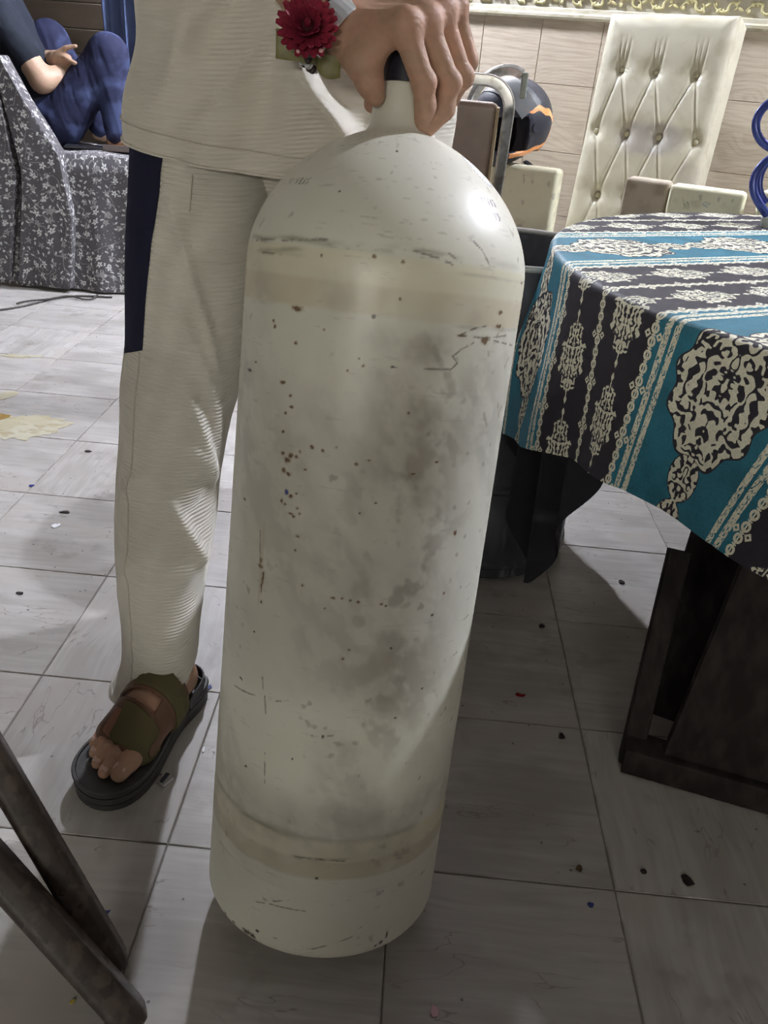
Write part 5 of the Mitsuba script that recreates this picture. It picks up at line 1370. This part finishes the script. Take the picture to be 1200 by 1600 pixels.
# ------------------------------------------------------------------ worn stool in the near left corner
def stool_col(p, n, uv):
    c = mix((0.026, 0.019, 0.015), (0.045, 0.034, 0.028), fbm(p.x * 60.0, p.y * 30.0, p.z * 30.0, 3))
    c = mix(c, (0.072, 0.054, 0.041), 0.7 * smoothstep(0.48, 0.66, fbm(p.x * 70.0, p.y * 70.0, p.z * 40.0, 5)))
    return mix(c, (0.022, 0.015, 0.013), 0.8 * smoothstep(0.60, 0.70, fbm(p.x * 110.0 + 9, p.y * 110.0, p.z * 60.0, 4)))
mat('m_stool', pr(proc(stool_col), 0.5, 0.4))
st = thing('wooden_stool', 'worn dark brown stool in the near left corner, two slanting legs in view', 'stool')
def leg_bar(a, b, w, h):
    a, b = np.array(a, float), np.array(b, float)
    d = (b - a) / np.linalg.norm(b - a)
    pts = [a, a + d * .006, a + d * .016, a + (b - a) * .3, a + (b - a) * .7, b]
    return sweep(pts, rrect(w, h, min(w, h) * .32, 4), [.80, .95, 1, 1, 1, 1], up=(.5, .4, .2))
part(st, 'leg', leg_bar((-.264, .552, .012), (-.56, .73, .455), .054, .034), 'm_stool', 30)
part(st, 'leg', leg_bar((-.222, .492, .012), (-.70, .690, .455), .056, .036), 'm_stool', 30)
part(st, 'leg', leg_bar((-1.1, .60, .012), (-.86, .62, .455), .044, .030), 'm_stool', 30)
part(st, 'leg', leg_bar((-1.0, .92, .012), (-.84, .80, .455), .044, .030), 'm_stool', 30)
seat_ = rbox(.34, .30, .035, .012); part(st, 'seat', seat_, 'm_stool', 30, matrix=place_m(-.80, .74, .472, -20))

# ------------------------------------------------------------------ litter on the floor
def flat(poly, h): 
    m = extrude(poly, h); return m
def litter(name, label, catg, x, y, r, bsdf, seed, h=.0012, n=9, sx=1.0, sy=1.0, yaw=0.0, bend=0.0):
    g = np.random.default_rng(seed)
    m = flat(blob(0, 0, n, r, seed, sx, sy), h).subdivide_to_size(max(r * .5, .002))
    v = m.vertices
    v[:, 2] += bend * (v[:, 0] / r) ** 2 * r
    k = thing(name, label, catg)
    put(k, trimesh.Trimesh(v, m.faces, process=False), bsdf, 30, place_m(x, y, .0005, yaw))
mat('m_redpetal', pr((0.22, 0.010, 0.018), 0.6, 0.3)); mat('m_pinkpetal', pr((0.62, 0.40, 0.47), 0.5, 0.3)); mat('m_paper', pr((0.78, 0.78, 0.80), 0.7, 0.3)); mat('m_bluebit', pr((0.035, 0.045, 0.18), 0.6, 0.3)); mat('m_darkbit', pr((0.018, 0.013, 0.013), 0.7, 0.3)); mat('m_yellowbit', pr((0.45, 0.36, 0.08), 0.6, 0.3)); mat('m_brownbit', pr((0.07, 0.045, 0.022), 0.7, 0.3))
litter('petal', 'dark red petal on the dim floor right of the gas cylinder', 'petal', .266, 1.094, .0085, 'm_redpetal', 1, .001, 9, 1.2, .55, -10, .15)
litter('petal', 'pale pink petal at the bottom edge, in front of the gas cylinder', 'petal', .109, .538, .0075, 'm_pinkpetal', 2, .001, 8, .9, 1.1, 20, .3)
litter('dark_crumb', 'large dark crumb beside the long tile joint, below the red petal', 'crumb', .325, 1.0, .0062, 'm_darkbit', 3, .004)
litter('dark_crumb', 'small dark crumb at the far end of the long tile joint, near the drum', 'crumb', .331, 1.302, .0055, 'm_darkbit', 4, .003)
litter('petal_scrap', 'ragged dark purple scrap on the floor in front of the trestle', 'scrap', .459, .743, .0105, 'm_darkbit', 5, .0015, 10, .7, 1.2, 25, .2)
litter('dark_crumb', 'tiny dark crumb left of the purple scrap', 'crumb', .402, .752, .0042, 'm_darkbit', 6, .003)
litter('brown_crumb', 'brown crumb left of the long tile joint, level with the purple scrap', 'crumb', .311, .748, .0046, 'm_brownbit', 7, .003)
litter('blue_scrap', 'blue scrap just left of the long tile joint near the bottom of the picture', 'scrap', .318, .693, .0046, 'm_bluebit', 8, .001)
litter('blue_scrap', 'blue scrap in the leg shadow beside the stool leg', 'scrap', -.303, .622, .0060, 'm_bluebit', 9, .001, 9, 1.2, .7, 40)
litter('blue_scrap', 'blue scrap behind the heel of the sandal', 'scrap', -.2705, 1.046, .0055, 'm_bluebit', 10, .001, 9, .7, 1.2)
litter('paper_scrap', 'white torn paper scrap on the tiles left of the standing leg', 'paper', -.722, 1.519, .013, 'm_paper', 11, .0008, 7, 1.2, .7, 20, .25)
litter('paper_scrap', 'small white paper scrap between the sandal and the gas cylinder', 'paper', -.247, .904, .0052, 'm_paper', 12, .0008, 6, .6, 1.3, 10, .3)
litter('dark_crumb', 'dark crumb on the tiles above the white paper scrap', 'crumb', -.727, 1.58, .0075, 'm_darkbit', 13, .002, 9, 1.4, .7)
litter('dark_crumb', 'dark crumb in the middle of the lit tiles beside the standing knee', 'crumb', -.790, 1.90, .0075, 'm_darkbit', 14, .002, 9, 1.2, .6)
litter('blue_scrap', 'small dark blue scrap near the yellow puddle', 'scrap', -.850, 1.69, .0068, 'm_bluebit', 15, .0015)
litter('dark_crumb', 'dark double crumb on the tiles left of the sandal', 'crumb', -.690, 1.262, .0055, 'm_darkbit', 16, .002, 8, 1.4, .8)
litter('dark_crumb', 'dark scrap in the shade beside the drum', 'crumb', .530, 1.491, .0075, 'm_darkbit', 17, .002)
litter('white_scrap', 'slim white scrap on the floor behind the trestle board', 'scrap', .735, 1.327, .014, 'm_paper', 18, .001, 7, 1.4, .4, -35)
litter('yellow_crumb', 'yellow crumb at the bottom edge between the two stool legs', 'crumb', -.302, .514, .0030, 'm_yellowbit', 19, .0015)
clip = thing('metal_clip', 'small black and silver clip lying beside the sandal toe', 'clip')
part(clip, 'jaw', rbox(.020, .012, .004, .001, 1), 'm_steel', matrix=place_m(-.286, .836, .003, 60))
part(clip, 'lever', rbox(.018, .006, .003, .001, 1), 'm_capdark', matrix=place_m(-.2885, .8385, .0062, 72))
part(clip, 'wire', tube([(-.296, .848, .002), (-.312, .846, .0015)], .0009, 6), 'm_capdark')

# spilled tea: a thin film with a ragged outline
def tea_col(p, n, uv):
    c = mix((0.46, 0.435, 0.335), (0.42, 0.38, 0.265), smoothstep(0.3, 0.7, fbm(p.x * 16.0, p.y * 16.0, 2.0, 4)))
    return mix(c, (0.30, 0.23, 0.12), 0.5 * smoothstep(0.60, 0.72, fbm(p.x * 30.0, p.y * 60.0, 4.0, 4)))
mat('m_tea', pr(proc(tea_col), 0.16, 0.5)); mat('m_teadark', pr((0.27, 0.175, 0.055), 0.15, 0.5))
def puddle(pts, r, seed):
    p = closed_spline(pts, 160)
    c = np.array(p.exterior.coords)[:-1]
    g = meshkit.fbm(np.c_[c * 45, np.full(len(c), seed)], 3, seed) - .5
    d = c - c.mean(0)
    return Polygon(c + d / np.linalg.norm(d, axis=1, keepdims=True) * g[:, None] * r).buffer(0)
tea = thing('spilled_tea', 'yellowish spill drying on the tiles at the left edge, left of the standing leg', 'spill')
part(tea, 'film', flat(puddle([(-1.20, 2.02), (-1.10, 2.075), (-.99, 2.105), (-.92, 2.075), (-.905, 2.035), (-.945, 1.975), (-1.0, 1.935), (-1.08, 1.925), (-1.15, 1.96)], .05, 3), .0009), 'm_tea', 30, matrix=place_m(0, 0, .0003))
part(tea, 'dregs', flat(puddle([(-1.22, 2.07), (-1.13, 2.085), (-1.075, 2.080), (-1.08, 2.055), (-1.14, 2.045), (-1.22, 2.04)], .02, 4), .0014), 'm_teadark', 30, matrix=place_m(0, 0, .0003), label='darker brown dregs')
part(tea, 'tongue', flat(puddle([(-1.27, 2.13), (-1.20, 2.19), (-1.15, 2.26), (-1.135, 2.255), (-1.16, 2.17), (-1.22, 2.10)], .02, 5), .0010), 'm_tea', 30, matrix=place_m(0, 0, .0003))
tea2 = thing('brown_stain', 'thin brown smear on the tiles beyond the yellow spill', 'stain')
put(tea2, flat(puddle([(-1.33, 2.56), (-1.25, 2.585), (-1.19, 2.585), (-1.24, 2.560)], .03, 6), .0008), 'm_tea', 30, place_m(0, 0, .0003))
# thin cable along the foot of the bench
mat('m_cable', pr((0.06, 0.055, 0.05), 0.6, 0.3))
cb = thing('floor_cable', 'thin dark cable lying on the floor in front of the covered bench', 'cable')
put(cb, tube([(-1.95, 2.86, .004), (-1.70, 2.97, .004), (-1.55, 3.05, .004), (-1.47, 3.17, .004), (-1.42, 3.28, .005), (-1.36, 3.33, .004), (-1.28, 3.35, .004), (-1.22, 3.36, .004)], .0042, 8, 60), 'm_cable', 60)
cb2 = thing('frayed_string', 'frayed string tangled with the cable at the corner of the bench cover', 'string')
put(cb2, tube([(-1.52, 3.13, .010), (-1.46, 3.21, .010), (-1.42, 3.24, .012), (-1.38, 3.30, .010), (-1.33, 3.29, .007), (-1.28, 3.36, .010)], .0035, 6, 40), 'm_cable', 60)

# ------------------------------------------------------------------ bulbs and tubes, all out of view
mat('m_white', pr((0.8, 0.8, 0.8), 0.4, 0.5))
def lamp(name, label, pos, power):
    k = thing(name, label, 'lamp', None)
    b = trimesh.creation.icosphere(subdivisions=3, radius=.045)
    d = mikit.ply(b, 'm_white', smooth=True)
    d['emitter'] = {'type': 'area', 'radiance': rgb(*[c * power for c in COOL])}
    d['to_world'] = T().translate(list(pos))
    key = numbered(k + '__bulb'); scene[key] = d
    p = np.array(pos); dist = WALL - p @ E2
    part(k, 'socket', tube([p + np.array([0, 0, .045]), p + np.array([0, 0, .085])], .018, 16), 'm_white')
    part(k, 'bracket', tube([p + np.array([0, 0, .08]), p + np.array([0, 0, .12]), p + E2 * dist * .5 + np.array([0, 0, .15]), p + E2 * (dist + .02) + np.array([0, 0, .15])], .009, 8, 24), 'm_white')
lamp('unseen_wall_lamp', 'unseen white bulb on the back wall above the frame, placed to light the left floor behind the standing person', LAMP_A, POWER_A)
lamp('unseen_wall_lamp', 'unseen white bulb on the back wall above the frame, placed to light the table and cylinder dome from the right', LAMP_B, POWER_B)
for k, da in enumerate((-.66, .66)):               # unseen tubes end to end on the front wall, lighting the cylinder front
    key = thing('unseen_tube_light', ('left', 'right')[k] + ' unseen tube on the front wall behind the photographer, placed to light the front of the cylinder', 'lamp')
    c0 = np.array(LAMP_C) + E1 * da
    d = mikit.ply(tube([c0 - E1 * .6, c0 + E1 * .6], .016, 12), 'm_white', smooth=60)
    d['emitter'] = {'type': 'area', 'radiance': rgb(*[c * POWER_C for c in WARM])}
    scene[numbered(key + '__tube')] = d
    dd = c0 @ E2 - ROOM_D0
    part(key, 'batten', bar(c0 - E1 * .62 - E2 * (dd - .03), c0 + E1 * .62 - E2 * (dd - .03), .05, .04), 'm_white')
    for s_ in (-1, 1): part(key, 'holder', bar(c0 + E1 * .61 * s_ - E2 * (dd - .04), c0 + E1 * .61 * s_ + E2 * .02, .03, .04), 'm_white')
scene = {k: v for k, v in scene.items() if v is not None}
